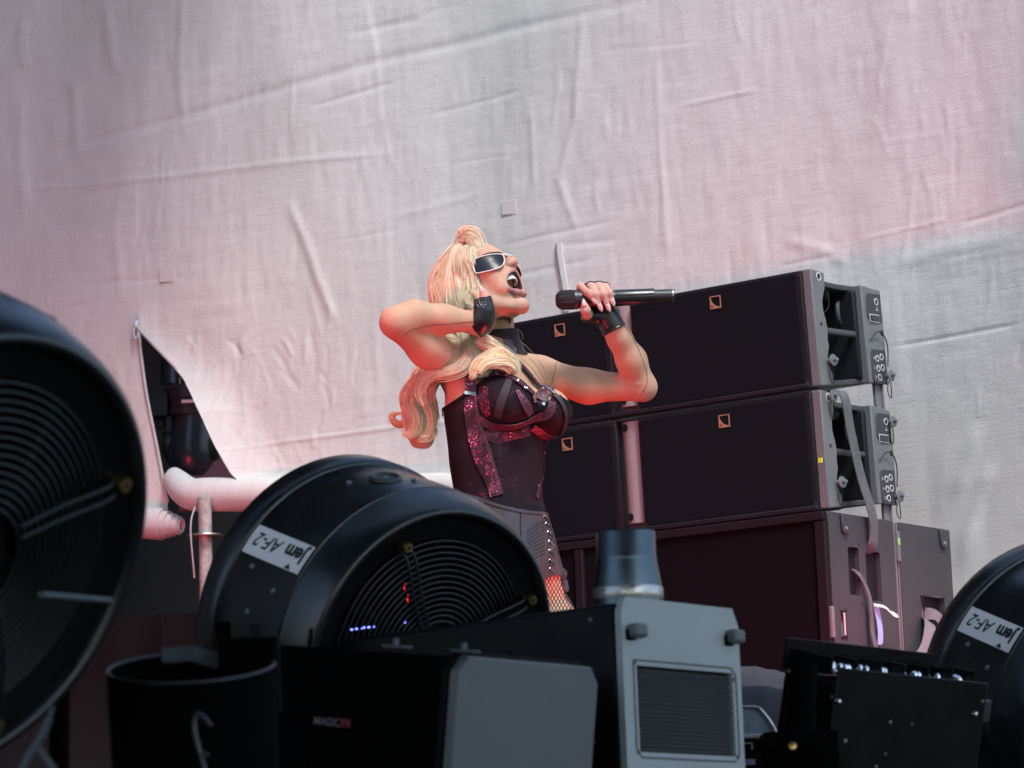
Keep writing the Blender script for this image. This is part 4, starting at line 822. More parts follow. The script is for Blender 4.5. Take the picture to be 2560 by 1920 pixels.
# ---------------------------------------------------------------- implicit surfaces for the figure
class Vol:
    def __init__(s, lo, hi, h):
        s.lo = np.array(lo, float); s.h = h; s.n = np.ceil((np.array(hi)-s.lo)/h).astype(int)+1
        s.d = np.full(s.n, .2, np.float32); s.ax = [(s.lo[i]+h*np.arange(s.n[i])).astype(np.float32) for i in range(3)]
    def blk(s, lo, hi):
        a = np.clip(np.floor((np.array(lo)-s.lo)/s.h).astype(int), 0, s.n); b = np.clip(np.ceil((np.array(hi)-s.lo)/s.h).astype(int)+1, 0, s.n)
        sl = tuple(slice(a[i], b[i]) for i in range(3)); g = [s.ax[0][sl[0]][:, None, None], s.ax[1][sl[1]][None, :, None], s.ax[2][sl[2]][None, None, :]]
        return sl, g
    def put(s, sl, e, k, sub=False):
        a = s.d[sl]
        if a.size == 0: return
        if sub: b = -e; h = np.maximum(k-np.abs(a-b), 0)/k; s.d[sl] = np.maximum(a, b)+h*h*k*.25
        else: h = np.maximum(k-np.abs(a-e), 0)/k; s.d[sl] = np.minimum(a, e)-h*h*k*.25
    def cap(s, a, b, ra, rb, k=.02, sub=False):
        a = np.array(a, float); b = np.array(b, float); R = max(ra, rb)+k+.012
        sl, g = s.blk(np.minimum(a, b)-R, np.maximum(a, b)+R); e = b-a; L = e @ e+1e-12
        t = np.clip(((g[0]-a[0])*e[0]+(g[1]-a[1])*e[1]+(g[2]-a[2])*e[2])/L, 0, 1)
        d = np.sqrt((g[0]-a[0]-t*e[0])**2+(g[1]-a[1]-t*e[1])**2+(g[2]-a[2]-t*e[2])**2)-(ra+(rb-ra)*t); s.put(sl, d.astype(np.float32), k, sub)
    def ell(s, c, r, R=np.eye(3), k=.02, sub=False):
        c = np.array(c, float); r = np.array(r, float); q = np.sqrt(((np.asarray(R)*r)**2).sum(1))+k+.012; sl, g = s.blk(c-q, c+q)
        x = [g[i]-c[i] for i in range(3)]; l = [x[0]*R[0, i]+x[1]*R[1, i]+x[2]*R[2, i] for i in range(3)]
        k0 = np.sqrt(sum((l[i]/r[i])**2 for i in range(3)))+1e-6; k1 = np.sqrt(sum((l[i]/r[i]**2)**2 for i in range(3)))+1e-6
        s.put(sl, (k0*(k0-1)/k1).astype(np.float32), k, sub)
    def chain(s, pts, rs, k=.02):
        for i in range(len(pts)-1): s.cap(pts[i], pts[i+1], rs[i], rs[i+1], k)
    def sample(s, P):
        q = (np.asarray(P)-s.lo)/s.h; q = np.clip(q, 0, s.n-1.001); i = np.floor(q).astype(int); f = q-i; out = 0
        for a in (0, 1):
            for b in (0, 1):
                for c in (0, 1):
                    w_ = (f[..., 0] if a else 1-f[..., 0])*(f[..., 1] if b else 1-f[..., 1])*(f[..., 2] if c else 1-f[..., 2]); out = out+w_*s.d[i[..., 0]+a, i[..., 1]+b, i[..., 2]+c]
        return out
    def grad(s, P):
        e = s.h*1.5; g = np.stack([s.sample(P+np.eye(3)[i]*e)-s.sample(P-np.eye(3)[i]*e) for i in range(3)], -1); return g/(np.linalg.norm(g, axis=-1, keepdims=True)+1e-9)
    def hits(s, px, py, off=0., Y0=6.75, Y1=7.35):
        """surface points along the sight lines through pixels, with their normals"""
        px = np.atleast_1d(np.asarray(px, float)); py = np.atleast_1d(np.asarray(py, float)); ts = np.arange(Y0, Y1, s.h*1.2)
        d = np.stack([(px-1280)/FPX, (960-py)/FPX, -np.ones_like(px)], 1) @ Rn.T; d = d/d[:, 1:2]; P = On+d[:, None, :]*ts[None, :, None]
        q = np.rint((P-s.lo)/s.h).astype(int); ok = ((q >= 0) & (q < s.n)).all(-1); q = np.clip(q, 0, s.n-1); v = np.where(ok, s.d[q[..., 0], q[..., 1], q[..., 2]], .2)-off
        has = (v < 0).any(1); k = np.where(has, np.argmax(v < 0, 1), np.argmin(v, 1)); t = ts[k]
        p = On+d*t[:, None]
        for _ in range(5):
            f = np.asarray(s.sample(p))-off; t = t-np.where(has, -1, 0)*np.clip(f, -.004, .004); p = On+d*t[:, None]
        m = ~has
        if m.any():
            for _ in range(3): p[m] = p[m]-s.grad(p[m])*(np.asarray(s.sample(p[m]))-off)[:, None]
        return p, s.grad(p)
    def hit(s, px, py, off=0.):
        p, n = s.hits([px], [py], off); return p[0], n[0]
    def mesh(s, iso=0.):
        d = s.d-np.float32(iso); neg = d < 0; c = neg[:-1, :-1, :-1].astype(np.int8)
        for a in (0, 1):
            for b in (0, 1):
                for e in (0, 1):
                    if a+b+e: c = c+neg[a:neg.shape[0]-1+a, b:neg.shape[1]-1+b, e:neg.shape[2]-1+e]
        act = np.argwhere((c > 0) & (c < 8)); idx = np.full(c.shape, -1, np.int32); idx[tuple(act.T)] = np.arange(len(act))
        off = np.array([(a, b, e) for a in (0, 1) for b in (0, 1) for e in (0, 1)]); val = np.stack([d[act[:, 0]+o[0], act[:, 1]+o[1], act[:, 2]+o[2]] for o in off], 1)
        acc = np.zeros((len(act), 3)); cnt = np.zeros(len(act))
        for i in range(8):
            for j in range(i+1, 8):
                if np.abs(off[i]-off[j]).sum() == 1:
                    m = (val[:, i] < 0) != (val[:, j] < 0); t = val[m, i]/(val[m, i]-val[m, j]); acc[m] += off[i]+(off[j]-off[i])*t[:, None]; cnt[m] += 1
        V = s.lo+s.h*(act+acc/cnt[:, None]); Q = []
        for ax in range(3):
            sl0 = [slice(None)]*3; sl1 = [slice(None)]*3; sl0[ax] = slice(0, -1); sl1[ax] = slice(1, None)
            a = neg[tuple(sl0)]; b = neg[tuple(sl1)]; e = np.argwhere(a != b); o1, o2 = (ax+1) % 3, (ax+2) % 3
            e = e[(e[:, o1] > 0) & (e[:, o2] > 0) & (e[:, o1] < c.shape[o1]) & (e[:, o2] < c.shape[o2])]
            def at_(d1, d2): q = e.copy(); q[:, o1] -= d1; q[:, o2] -= d2; return idx[tuple(q.T)]
            q = np.stack([at_(1, 1), at_(0, 1), at_(0, 0), at_(1, 0)], 1); fl = ~a[tuple(e.T)]; q[fl] = q[fl][:, ::-1]; Q.append(q)
        Q = np.concatenate(Q); return V, Q[(Q >= 0).all(1)]
def smooth_mesh(V, Q, it=2):
    e = np.concatenate([Q[:, [0, 1]], Q[:, [1, 2]], Q[:, [2, 3]], Q[:, [3, 0]]]); e = np.concatenate([e, e[:, ::-1]])
    for lam in [.5, -.52]*it:
        acc = np.zeros_like(V); cnt = np.zeros(len(V))
        for k in range(3): acc[:, k] = np.bincount(e[:, 0], V[e[:, 1], k], len(V))
        cnt = np.bincount(e[:, 0], minlength=len(V))+1e-9; V = V+lam*(acc/cnt[:, None]-V)
    return V
def cut(V, Q, keep):
    """keep faces whose corners are all kept"""
    q = Q[keep[Q].all(1)]; u, inv = np.unique(q, return_inverse=True); return V[u], inv.reshape(q.shape), u

YS = 7.1
def S(px, py, d=0): return at(px, py, YS+d/1000)
# ---------------------------------------------------------------- body
YAW = rad(45); tF = np.array([math.sin(YAW), -math.cos(YAW), 0]); tL = np.array([math.cos(YAW), math.sin(YAW), 0]); tU = np.array([-.04, 0, 1.])
TR = np.stack([tL, tF, np.array([0, 0, 1.])], 1)
foot_z = FLZ
B = Vol((-.36, 6.80, 1.40), (.43, 7.32, 3.15), .0034)
TRl = TR @ Ry(rad(0))
# pelvis, waist, chest
B.ell(S(1268, 1430, 10), (.142, .108, .13), TR, .05)
B.ell(S(1256, 1330, 8), (.124, .096, .12), TR, .06)
B.ell(S(1243, 1215, 6), (.112, .086, .12), TR, .06)
B.ell(S(1240, 1110, 8), (.132, .096, .13), TR, .06)
B.ell(S(1238, 1010, 12), (.148, .100, .12), TR, .05)
B.ell(S(1240, 935, 12), (.135, .075, .07), TR, .05)
B.ell(S(1268, 1012, -84), (.068, .070, .066), TR, .022); B.ell(S(1364, 1030, -6), (.060, .068, .062), TR, .022)
# shoulders, neck
B.cap(S(1250, 925, 12), S(1345, 938, 84), .048, .045, .03); B.cap(S(1235, 905, 8), S(1145, 920, -62), .052, .047, .04)
B.cap(S(1250, 905, 14), S(1240, 780, 2), .044, .043, .03)
# her left arm (picture right), holding the microphone
shL, elL, wrL = S(1350, 938, 84), S(1607, 968, 40), S(1531, 815, -48)
B.cap(shL, S(1470, 966, 66), .045, .040, .03); B.cap(S(1470, 966, 66), elL, .040, .034, .03)
B.cap(elL, S(1578, 900, 6), .034, .036, .016); B.cap(S(1578, 900, 6), S(1548, 845, -28), .037, .029, .02); B.cap(S(1548, 845, -28), wrL, .029, .025, .02)
# her right arm (picture left), hand to the ear
shR, elR, wrR = S(1140, 918, -62), S(990, 806, -225), S(1188, 806, -152)
B.cap(shR, S(1070, 872, -140), .048, .044, .03); B.cap(S(1070, 872, -140), elR, .044, .037, .03)
B.cap(elR, S(1035, 790, -205), .037, .038, .02); B.cap(S(1035, 790, -205), S(1110, 797, -180), .038, .033, .02); B.cap(S(1110, 797, -180), wrR, .033, .026, .02)
B.cap(S(1003, 843, -275), S(1062, 834, -215), .0035, .0035, .008, True)     # crease of the bent elbow
# hands: palms and fingers are part of the same skin
dM = -84
MA, MBp = S(1404, 750, dM), S(1686, 739, dM+6)       # microphone axis
mdir = norm(MBp-MA)
pal = [wrL, S(1519, 793, -50), S(1497, 752, -48)]
B.chain(pal, [.026, .026, .024], .014); B.cap(S(1500, 790, -52), S(1468, 792, -66), .020, .014, .012)
fing = [  # knuckle, over the top, front, tip
 [(1449, 731, -46), (1452, 716, -78), (1468, 731, -112), (1484, 749, -112)],
 [(1471, 728, -44), (1477, 715, -76), (1488, 737, -114), (1499, 764, -110)],
 [(1492, 727, -44), (1497, 714, -76), (1508, 737, -114), (1519, 764, -110)],
 [(1512, 728, -46), (1514, 717, -78), (1524, 733, -110), (1530, 750, -108)]]
for f_ in fing:
    q = [S(*a) for a in f_]; B.cap(S(1500, 760, -48), q[0], .018, .0105, .012); B.chain(q, [.0098, .0094, .0085, .0062], .006)
thumb = [S(1490, 793, -62), S(1470, 789, -84), S(1464, 776, -104), S(1461, 762, -108)]; B.chain(thumb, [.014, .0125, .0118, .0085], .008)
palR = [wrR, S(1206, 798, -158), S(1210, 774, -164), S(1211, 756, -166)]; B.chain(palR, [.026, .024, .022, .017], .014)
B.cap(S(1199, 822, -148), S(1209, 780, -160), .019, .018, .014)
thR = [S(1214, 760, -170), S(1214, 746, -174), S(1210, 734, -172), S(1204, 723, -168)]; B.chain(thR, [.013, .0105, .0092, .006], .008)
for a in ([(1206, 760, -130), (1190, 740, -116), (1172, 728, -104), (1160, 718, -94)], [(1202, 768, -130), (1182, 756, -104), (1165, 745, -98), (1152, 738, -90)], [(1200, 778, -130), (1180, 770, -102), (1162, 764, -96), (1150, 758, -88)], [(1198, 788, -130), (1180, 784, -98), (1166, 780, -92), (1156, 776, -86)]):
    B.chain([S(*x) for x in a], [.0105, .0095, .0085, .0062], .008)
# legs
for q in ([(1318, 1480, 60), (1378, 1600, 40), (1400, 1860, 15), (1392, 2010, 40), (1388, 2200, 45)], [(1240, 1480, -50), (1236, 1600, -60), (1228, 1850, -80), (1220, 2010, -55), (1214, 2200, -50)]):
    q = [S(*x) for x in q]; q[-1][2] = FLZ+.09; q[-2][2] = FLZ+.34; q[-3][2] = FLZ+.5; B.chain(q, [.088, .080, .056, .052, .036], .04)
    B.cap(q[-1], q[-1]+tF*.15+np.array([0, 0, -.055]), .034, .026, .02)
# ---------------------------------------------------------------- head (own finer grid, joined into the same skin mesh)
hyaw, hp = rad(56), rad(35); hs = 1.06
hf = np.array([math.sin(hyaw)*math.cos(hp), -math.cos(hyaw)*math.cos(hp), math.sin(hp)])
hl = np.array([math.cos(hyaw), math.sin(hyaw), 0]); hu = np.cross(hf, hl); hu = hu if hu[2] > 0 else -hu
HR = np.stack([hf, hl, hu], 1); HC = S(1203, 715, -22)
def H(x, y, z): return HC+HR @ (np.array([x, y, z])*hs/1000)
HV = Vol(HC-.19, HC+.19, .0019); hm = hs/1000
def he(x, y, z, r, k=.012, sub=False, R=None): HV.ell(H(x, y, z), np.array(r)*hm, HR if R is None else HR @ R, k, sub)
def hc(a, b, ra, rb, k=.012, sub=False): HV.cap(H(*a), H(*b), ra*hm, rb*hm, k, sub)
he(-12, 0, 32, (96, 72, 84), .01); he(20, 0, 0, (66, 62, 80), .03)
he(38, 0, -50, (48, 48, 55), .03)
for s_ in (-1, 1):
    hc((0, 55*s_, -38), (16, 43*s_, -84), 14, 12, .03); hc((16, 43*s_, -86), (50, 11*s_, -119), 12, 11, .022)     # jaw
    he(52, 40*s_, -14, (26, 22, 20), .02)                                                                          # cheekbone
    hc((54, 36*s_, -28), (56, 37*s_, -66), 13, 10, .02)                                                           # cheek to mouth corner
    hc((74, 8*s_, 30), (62, 42*s_, 34), 10, 9, .016)                                                               # brow
    he(76, 27*s_, 16, (10, 15, 9), .012, True)                                                                     # eye socket
    he(73, 27*s_, 15, (12, 13, 10), .004)                                                                          # closed eye
    he(95, 11*s_, -21, (9, 7.5, 7), .007)                                                                          # nostril wing
    he(98, 6*s_, -29, (4.2, 3.4, 4.2), .002, True)                                                                   # nostril
    he(-4, 72*s_, 0, (16, 7, 30), .006)                                                                            # ear
he(58, 0, -118, (15, 17, 13), .02)                                                                                # chin
hc((84, 0, 20), (103, 0, -16), 8, 8.5, .014); he(104, 0, -17, (9.5, 9, 8.5), .008)                                 # nose
he(72, 0, -42, (18, 28, 20), .018)                                                                                 # muzzle
he(82, 0, -66, (38, 31, 27), .006, True); he(56, 0, -64, (34, 28, 28), .006, True)                                 # open mouth
lipU = [(57, -33, -57), (73, -27, -43), (85, -12, -34.5), (89, 0, -34.5), (85, 12, -34.5), (73, 27, -43), (57, 33, -57)]
lipD = [(57, -33, -58), (64, -29, -78), (72, -16, -91), (75, 0, -94), (72, 16, -91), (64, 29, -78), (57, 33, -58)]
for L_, r in ((lipU, (3.5, 5.5, 6.5, 5.8, 6.5, 5.5, 3.5)), (lipD, (3.5, 5.5, 7.0, 7.6, 7.0, 5.5, 3.5))):
    for i in range(6): hc(L_[i], L_[i+1], r[i], r[i+1], .005)
hc((-22, 0, -50), (-46, 0, -130), 46, 44, .03)                                                                     # neck root
V1, Q1 = B.mesh(); V1 = smooth_mesh(V1, Q1, 2)
V2, Q2 = HV.mesh(); V2 = smooth_mesh(V2, Q2, 1)
lq = (V2-HC) @ HR/hm; k2 = ~((lq[:, 2] < -112) & (lq[:, 0] < 14))
# skin colours: tan mesh sleeves, face make-up, lips, nails
SK = np.array([.58, .345, .245]); SLV = np.array([.58, .36, .245]); LIP = np.array([.40, .15, .16]); HANDC = np.array([.62, .36, .30])
c1 = np.tile(SLV, (len(V1), 1)); pts_h = np.concatenate([np.array([S(*a) for a in f_]) for f_ in fing]+[np.array(thumb), np.array(thR)])
near = np.min(np.linalg.norm(V1[:, None]-pts_h[None], axis=2), 1) if len(V1) < 1 else np.full(len(V1), 9.)
for p_ in pts_h: near = np.minimum(near, np.linalg.norm(V1-p_, axis=1))
c1[near < .02] = HANDC
zz = V1[:, 2]; c1[zz < FLZ+.6] = (.02, .02, .022)
loc = (V2-HC) @ HR/hm; c2 = np.tile(SK, (len(V2), 1))
def dist_poly(P, L_):
    d = np.full(len(P), 1e9)
    for i in range(len(L_)-1):
        a = np.array(L_[i], float); e = np.array(L_[i+1], float)-a; t = np.clip(((P-a) @ e)/(e @ e), 0, 1); d = np.minimum(d, np.linalg.norm(P-a-t[:, None]*e, axis=1))
    return d
ld = np.minimum(dist_poly(loc, lipU), dist_poly(loc, lipD)); w_ = np.clip((9.2-ld)/2.0, 0, 1)[:, None]; c2 = c2*(1-w_)+LIP*w_
ins = (((loc-np.array([72, 0, -64]))/np.array([48, 30, 24]))**2).sum(1) < 1.1; ins &= ld > 5.5; c2[ins] = (.09, .018, .018)
bl = np.exp(-(((np.abs(loc[:, 1])-42)/16)**2+((loc[:, 2]+25)/22)**2+((loc[:, 0]-45)/30)**2))[:, None]; c2 = c2*(1-.3*bl)+np.array([.6, .2, .13])*.3*bl
SKIN = mat('skin_and_sleeves', SK, .62, vcol=True, var=.10, vscale=22, sss=.12, bump=.16, bscale=240, spec=.28)
pz = S(1285, 1500, 0); person = thing('person', 'singer in a dark sequinned bodice, sunglasses and fingerless gloves, head thrown back, singing', 'person', (pz[0], YS, FLZ))
V2c, Q2c, u2 = cut(V2, Q2, k2)
mesh_obj('body', np.concatenate([V1, V2c]), np.concatenate([Q1, Q2c+len(V1)]), SKIN, person, angle=180, cols=np.concatenate([c1, c2[u2]]))
# teeth, tongue
TEETH = mat('teeth', (.82, .8, .76), .25, var=0, sss=.1)
for k in range(12):
    a = rad(-74+k*148/11); c = H(57+24*math.cos(a), 25*math.sin(a), -46.5-3*math.sin(a)**2); m = MB()
    wv = 7 if abs(k-5.5) < 1 else 6; hgt = 14 if abs(k-5.5) < 2.6 else 12
    m.box(c, np.array([4.5, wv, hgt])*hm, HR @ Rz(a)); m.build('tooth', TEETH, person, bevel=.0018, segs=3)
for k in range(8):
    a = rad(-60+k*120/7); c = H(50+18*math.cos(a), 21*math.sin(a), -88); m = MB(); m.box(c, np.array([4, 5, 7])*hm, HR @ Rz(a)); m.build('tooth', TEETH, person, bevel=.0014, segs=2)
T_ = Vol(HC-.12, HC+.12, .003); T_.ell(H(42, 0, -80), np.array((26, 17, 9))*hm, HR, .01); V, Q = T_.mesh(); mesh_obj('tongue', V, Q, mat('tongue', (.3, .07, .07), .35, sss=.1), person, angle=180)
# finger nails: long pale almonds
NAIL = mat('nail_varnish', (.80, .56, .57), .16, var=0, coat=.5)
def nail(a, b, w_=.0062):
    a = np.array(a); b = np.array(b); d = norm(b-a); view = norm(On-b); m = MB(); n = 9; side = norm(np.cross(d, view)); nn_ = norm(np.cross(side, d))
    P = [a+d*(t*.021) for t in np.linspace(0, 1, n)]; V = []; prof = [.75, .95, 1., 1, .97, .88, .72, .48, .1]
    for i, p in enumerate(P):
        for q in (-1, -.5, 0, .5, 1): V.append(p+side*q*w_*prof[i]+nn_*(.0022-(q*q)*.0022-.0011*(i/n)**2))
    m.add(V, [(i*5+j, i*5+j+1, (i+1)*5+j+1, (i+1)*5+j) for i in range(n-1) for j in range(4)]); o = m.build('finger_nail', NAIL, person, angle=180); sd = o.modifiers.new('s', 'SOLIDIFY'); sd.thickness = .0012
for (f_, tip) in zip(fing, ((1487, 752, -120), (1500, 771, -117), (1521, 771, -117), (1531, 753, -116))):
    q = [S(*a) for a in f_]; d = norm(q[3]-q[2]); nail(q[3]-d*.004+norm(On-q[3])*.0062, q[3]+d*.02+norm(On-q[3])*.004)
nail(S(1461, 766, -118), S(1459, 752, -116), .0058); nail(S(1206, 730, -178), S(1201, 719, -176), .0048)
# ---------------------------------------------------------------- gloves (offset of the same surface)
GLOVE = mat('glove_leather', (.014, .018, .022), .33, var=.15, vscale=40, bump=.25, bscale=180, spec=.6)
Vg, Qg = B.mesh(.0022); gx, gy = proj(Vg); Yg = Vg[:, 1]
dLh = (Vg-wrL) @ norm(pal[2]-wrL); inL = (dLh > -.012) & (np.linalg.norm(Vg-S(1498, 775, -60), axis=1) < .078)
tipd = np.full(len(Vg), 9.)
for f_ in fing:
    for a in np.linspace(0, 1, 14):
        P3 = [S(*x) for x in f_]; k = 1+a*2; i = min(int(k), 2); p_ = P3[i]+(P3[i+1]-P3[i])*(k-i)
        if a > .06: tipd = np.minimum(tipd, np.linalg.norm(Vg-p_, axis=1)-.0152)
for a, b in zip(thumb[1:-1], thumb[2:]):
    for t in np.linspace(.35 if a is thumb[1] else 0, 1, 6): tipd = np.minimum(tipd, np.linalg.norm(Vg-(a+(b-a)*t), axis=1)-.0165)
inL &= tipd > 0
dRh = (Vg-wrR) @ norm(S(1206, 798, -158)-wrR)
inR = (dRh > -.004) & (np.linalg.norm(Vg-S(1208, 788, -158), axis=1) < .066) & (gy > 741-.25*(gx-1210)) & (gx > 1183)
V, Q, _ = cut(Vg, Qg, inL); mesh_obj('glove', smooth_mesh(V, Q, 1), Q, GLOVE, person, angle=180)
V, Q, _ = cut(Vg, Qg, inR); mesh_obj('glove', smooth_mesh(V, Q, 1), Q, GLOVE, person, angle=180)
for c, ax_, r in ((wrL, norm(pal[1]-wrL), .029), (wrR, norm(S(1206, 798, -158)-wrR), .030)):   # cuff edge
    Fm = M4(frame_z(ax_), c-ax_*.011 if r < .0295 else c-ax_*.002); t_ = np.linspace(0, 2*PI, 28, endpoint=False); m = MB(Fm); m.tube(np.stack([r*np.cos(t_), r*np.sin(t_), np.zeros(28)], 1), .0028, 8, closed=True); m.build('glove_cuff', GLOVE, person)
SPK = mat('glove_studs', (.7, .72, .75), .2, metal=1, var=0)
m = MB()
for _ in range(34):
    p_, n_ = B.hit(rng.uniform(1192, 1214), rng.uniform(746, 768), .0028); m.box(p_+n_*.0006, (.0016, .0016, .0016), Rz(rng.uniform(0, 3)))
m.build('glove_studs', SPK, person)
# ---------------------------------------------------------------- clothes
def glitter(name, col, amt, rough=.4):
    m = mat(name, col, rough, var=.35, vscale=30, spec=.25); nt = m.node_tree; N = nt.nodes; L = nt.links; b = N['Principled BSDF']
    tc = N.new('ShaderNodeTexCoord'); vo = N.new('ShaderNodeTexVoronoi'); vo.inputs['Scale'].default_value = 800; L.new(tc.outputs['Object'], vo.inputs['Vector'])
    ns = N.new('ShaderNodeTexNoise'); ns.inputs['Scale'].default_value = 26; ns.inputs['Detail'].default_value = 5; L.new(tc.outputs['Object'], ns.inputs['Vector'])
    mr = N.new('ShaderNodeMapRange'); mr.inputs[1].default_value = .42; mr.inputs[2].default_value = .62; L.new(ns.outputs['Fac'], mr.inputs[0])
    mu = N.new('ShaderNodeMath'); mu.operation = 'MULTIPLY'; mu.inputs[1].default_value = amt; L.new(mr.outputs[0], mu.inputs[0])
    # every flake leans its own way
    sb = N.new('ShaderNodeVectorMath'); sb.operation = 'SUBTRACT'; L.new(vo.outputs['Color'], sb.inputs[0]); sb.inputs[1].default_value = (.5, .5, .5)
    sc2 = N.new('ShaderNodeVectorMath'); sc2.operation = 'SCALE'; L.new(sb.outputs[0], sc2.inputs[0]); sc2.inputs['Scale'].default_value = 1.1
    ge = N.new('ShaderNodeNewGeometry'); ad = N.new('ShaderNodeVectorMath'); L.new(ge.outputs['Normal'], ad.inputs[0]); L.new(sc2.outputs[0], ad.inputs[1])
    nm = N.new('ShaderNodeVectorMath'); nm.operation = 'NORMALIZE'; L.new(ad.outputs[0], nm.inputs[0])
    gl = N.new('ShaderNodeBsdfGlossy'); gl.inputs['Color'].default_value = (.5, .13, .24, 1); gl.inputs['Roughness'].default_value = .22; L.new(nm.outputs[0], gl.inputs['Normal'])
    mx = N.new('ShaderNodeMixShader'); L.new(mu.outputs[0], mx.inputs[0]); L.new(b.outputs[0], mx.inputs[1]); L.new(gl.outputs[0], mx.inputs[2]); L.new(mx.outputs[0], N['Material Output'].inputs['Surface']); return m
SEQ = glitter('sequin_panel', (.032, .010, .018), .46); BOD = glitter('bodice_cloth', (.008, .006, .010), .03, .85); BELT_ = glitter('metallic_strap', (.06, .028, .045), .22, .42)
Vb, Qb = B.mesh(.004); bx_, by_ = proj(Vb)
neckline = np.interp(bx_, [1040, 1075, 1100, 1160, 1190, 1215, 1240, 1270, 1300, 1330, 1352, 1366, 1385, 1400, 1420, 1440], [1045, 1040, 1028, 985, 960, 935, 925, 930, 945, 970, 1000, 1005, 985, 985, 1000, 1030])
def onarm(sh, el, r0):
    e = el-sh; L = np.linalg.norm(e); e = e/L; t = (Vb-sh) @ e; return (t > .03) & (np.linalg.norm(Vb-sh-t[:, None]*e, axis=1) < r0)
armgap = ~onarm(shL, elL, .062) & ~onarm(shR, elR, .085) & (np.linalg.norm(Vb-elR, axis=1) > .16) & (np.linalg.norm(Vb-elL, axis=1) > .19)
keep = (by_ > neckline) & (by_ < 1300) & armgap & (bx_ < 1460) & (bx_ > 1000)
V, Q, _ = cut(Vb, Qb, keep); mesh_obj('bodice', V, Q, BOD, person, angle=180)
def strip(name, pix, wd, mt, off=.006, thick=.002, n=10, vol=None, lab=None):
    q = spline(np.array(pix, float), n); P, N_ = (vol or B).hits(q[:, 0], q[:, 1], off)
    for _ in range(3): P[1:-1] = (P[:-2]+2*P[1:-1]+P[2:])/4; N_[1:-1] = (N_[:-2]+2*N_[1:-1]+N_[2:])/4
    N_ /= np.linalg.norm(N_, axis=1)[:, None]; wv = np.interp(np.linspace(0, 1, len(P)), np.linspace(0, 1, len(np.atleast_1d(wd))), np.atleast_1d(wd))
    m = MB(); m.ribbon(P, N_, wv, thick); return m.build(name, mt, person, angle=50), P, N_
def zp(o, sc_, pts): return [(o[0]+x/sc_, o[1]+y/sc_) for x, y in pts]
Z7 = lambda pts: zp((1080, 860), 4.88, pts)
strip('bodice_edge', [(1082, 1040), (1100, 1027), (1130, 1008), (1160, 987), (1190, 962)], .006, BOD, .0062, .003)
# front side panels (sequins), bones, cups' bands
strip('side_panel', Z7([(470, 640), (470, 760), (500, 950), (540, 1150), (610, 1380), (690, 1560), (740, 1680), (790, 1850)]), [.030, .036, .040, .040, .036, .034], SEQ, .0062)
strip('side_panel', Z7([(640, 1100), (760, 1120), (900, 1130), (1050, 1110), (1200, 1060)]), [.022, .036, .040, .036, .02], SEQ, .0052)
strip('side_panel', Z7([(1500, 1250), (1440, 1400), (1380, 1560), (1320, 1720), (1280, 1880)]), [.014, .014, .013, .013, .014], SEQ, .0062)
strip('seam_band', Z7([(520, 700), (560, 880), (610, 1050), (680, 1250), (750, 1480), (800, 1660), (850, 1830)]), .009, BELT_, .0078, .0018)
strip('underbust_band', Z7([(575, 905), (680, 985), (850, 1020), (1020, 1010), (1150, 965), (1260, 905), (1380, 880), (1450, 800), (1470, 700)]), [.016, .018, .018, .018, .018, .020, .022, .022, .018], BELT_, .0085, .0025)
strip('underbust_band', Z7([(1230, 1020), (1330, 1090), (1430, 1150), (1530, 1200)]), [.018, .022, .024, .022], BELT_, .0075, .0025)
strip('cup_strap', Z7([(560, 400), (680, 360), (800, 350), (930, 385), (1060, 460), (1160, 530), (1260, 620)]), .0155, BELT_, .0085, .003)
strip('cup_panel', Z7([(1040, 560), (1110, 680), (1170, 780), (1210, 860)]), [.010, .022, .026, .018], BELT_, .007, .002)
strip('cup_panel', Z7([(950, 420), (900, 560), (840, 720), (800, 900)]), [.016, .020, .022, .020], mat('cup_mesh', (.03, .022, .03), .7), .0062, .0015)
strip('cup_panel', Z7([(640, 520), (620, 640), (640, 760), (690, 880)]), [.022, .032, .032, .02], SEQ, .0055, .0012)
strip('cup_edge', Z7([(1480, 600), (1560, 680), (1620, 800), (1640, 920), (1610, 1040), (1560, 1130)]), [.012, .011, .009], mat('cup_edge', (.025, .02, .028), .5), .008, .004)
strip('neck_strap', [(1272, 872), (1290, 898), (1315, 925), (1338, 952), (1352, 968)], [.018, .014, .013, .013], mat('neck_strap', (.016, .015, .02), .5), .006, .003)
strip('neck_strap', [(1300, 908), (1322, 932), (1345, 960)], .007, BELT_, .0088, .0012)
strip('shoulder_strap', Z7([(460, 330), (465, 420), (470, 540), (468, 600)]), [.026, .028, .028, .026], BELT_, .008, .003)
strip('shoulder_strap', Z7([(1330, 560), (1370, 620), (1330, 690)]), [.020, .026, .022], BELT_, .0085, .003)
strip('shoulder_strap', Z7([(1370, 505), (1440, 560), (1500, 600)]), .010, BELT_, .0115, .003)
SIL = mat('buckle_silver', (.75, .78, .8), .2, metal=1, var=.05)
for a, b, wd in (((400, 590), (535, 615), .008), ((1235, 660), (1290, 610), .012), ((1255, 695), (1375, 735), .007), ((1380, 510), (1500, 600), .003)):
    strip('strap_tip', Z7([a, ((a[0]+b[0])/2, (a[1]+b[1])/2), b]), wd, SIL, .0125, .003, 4)
for x, y in ((468, 488), (788, 350), (1148, 530), (1360, 624), (1250, 395), (905, 375), (1050, 440), (660, 380)):
    (px_, py_), = Z7([(x, y)]); p_, n_ = B.hit(px_, py_, .0115); t_ = np.linspace(0, 2*PI, 18, endpoint=False); m = MB(M4(frame_z(n_), p_)); m.tube(np.stack([.0042*np.cos(t_), .0042*np.sin(t_), np.zeros(18)], 1), .0009, 6, closed=True); m.build('eyelet', SIL, person)
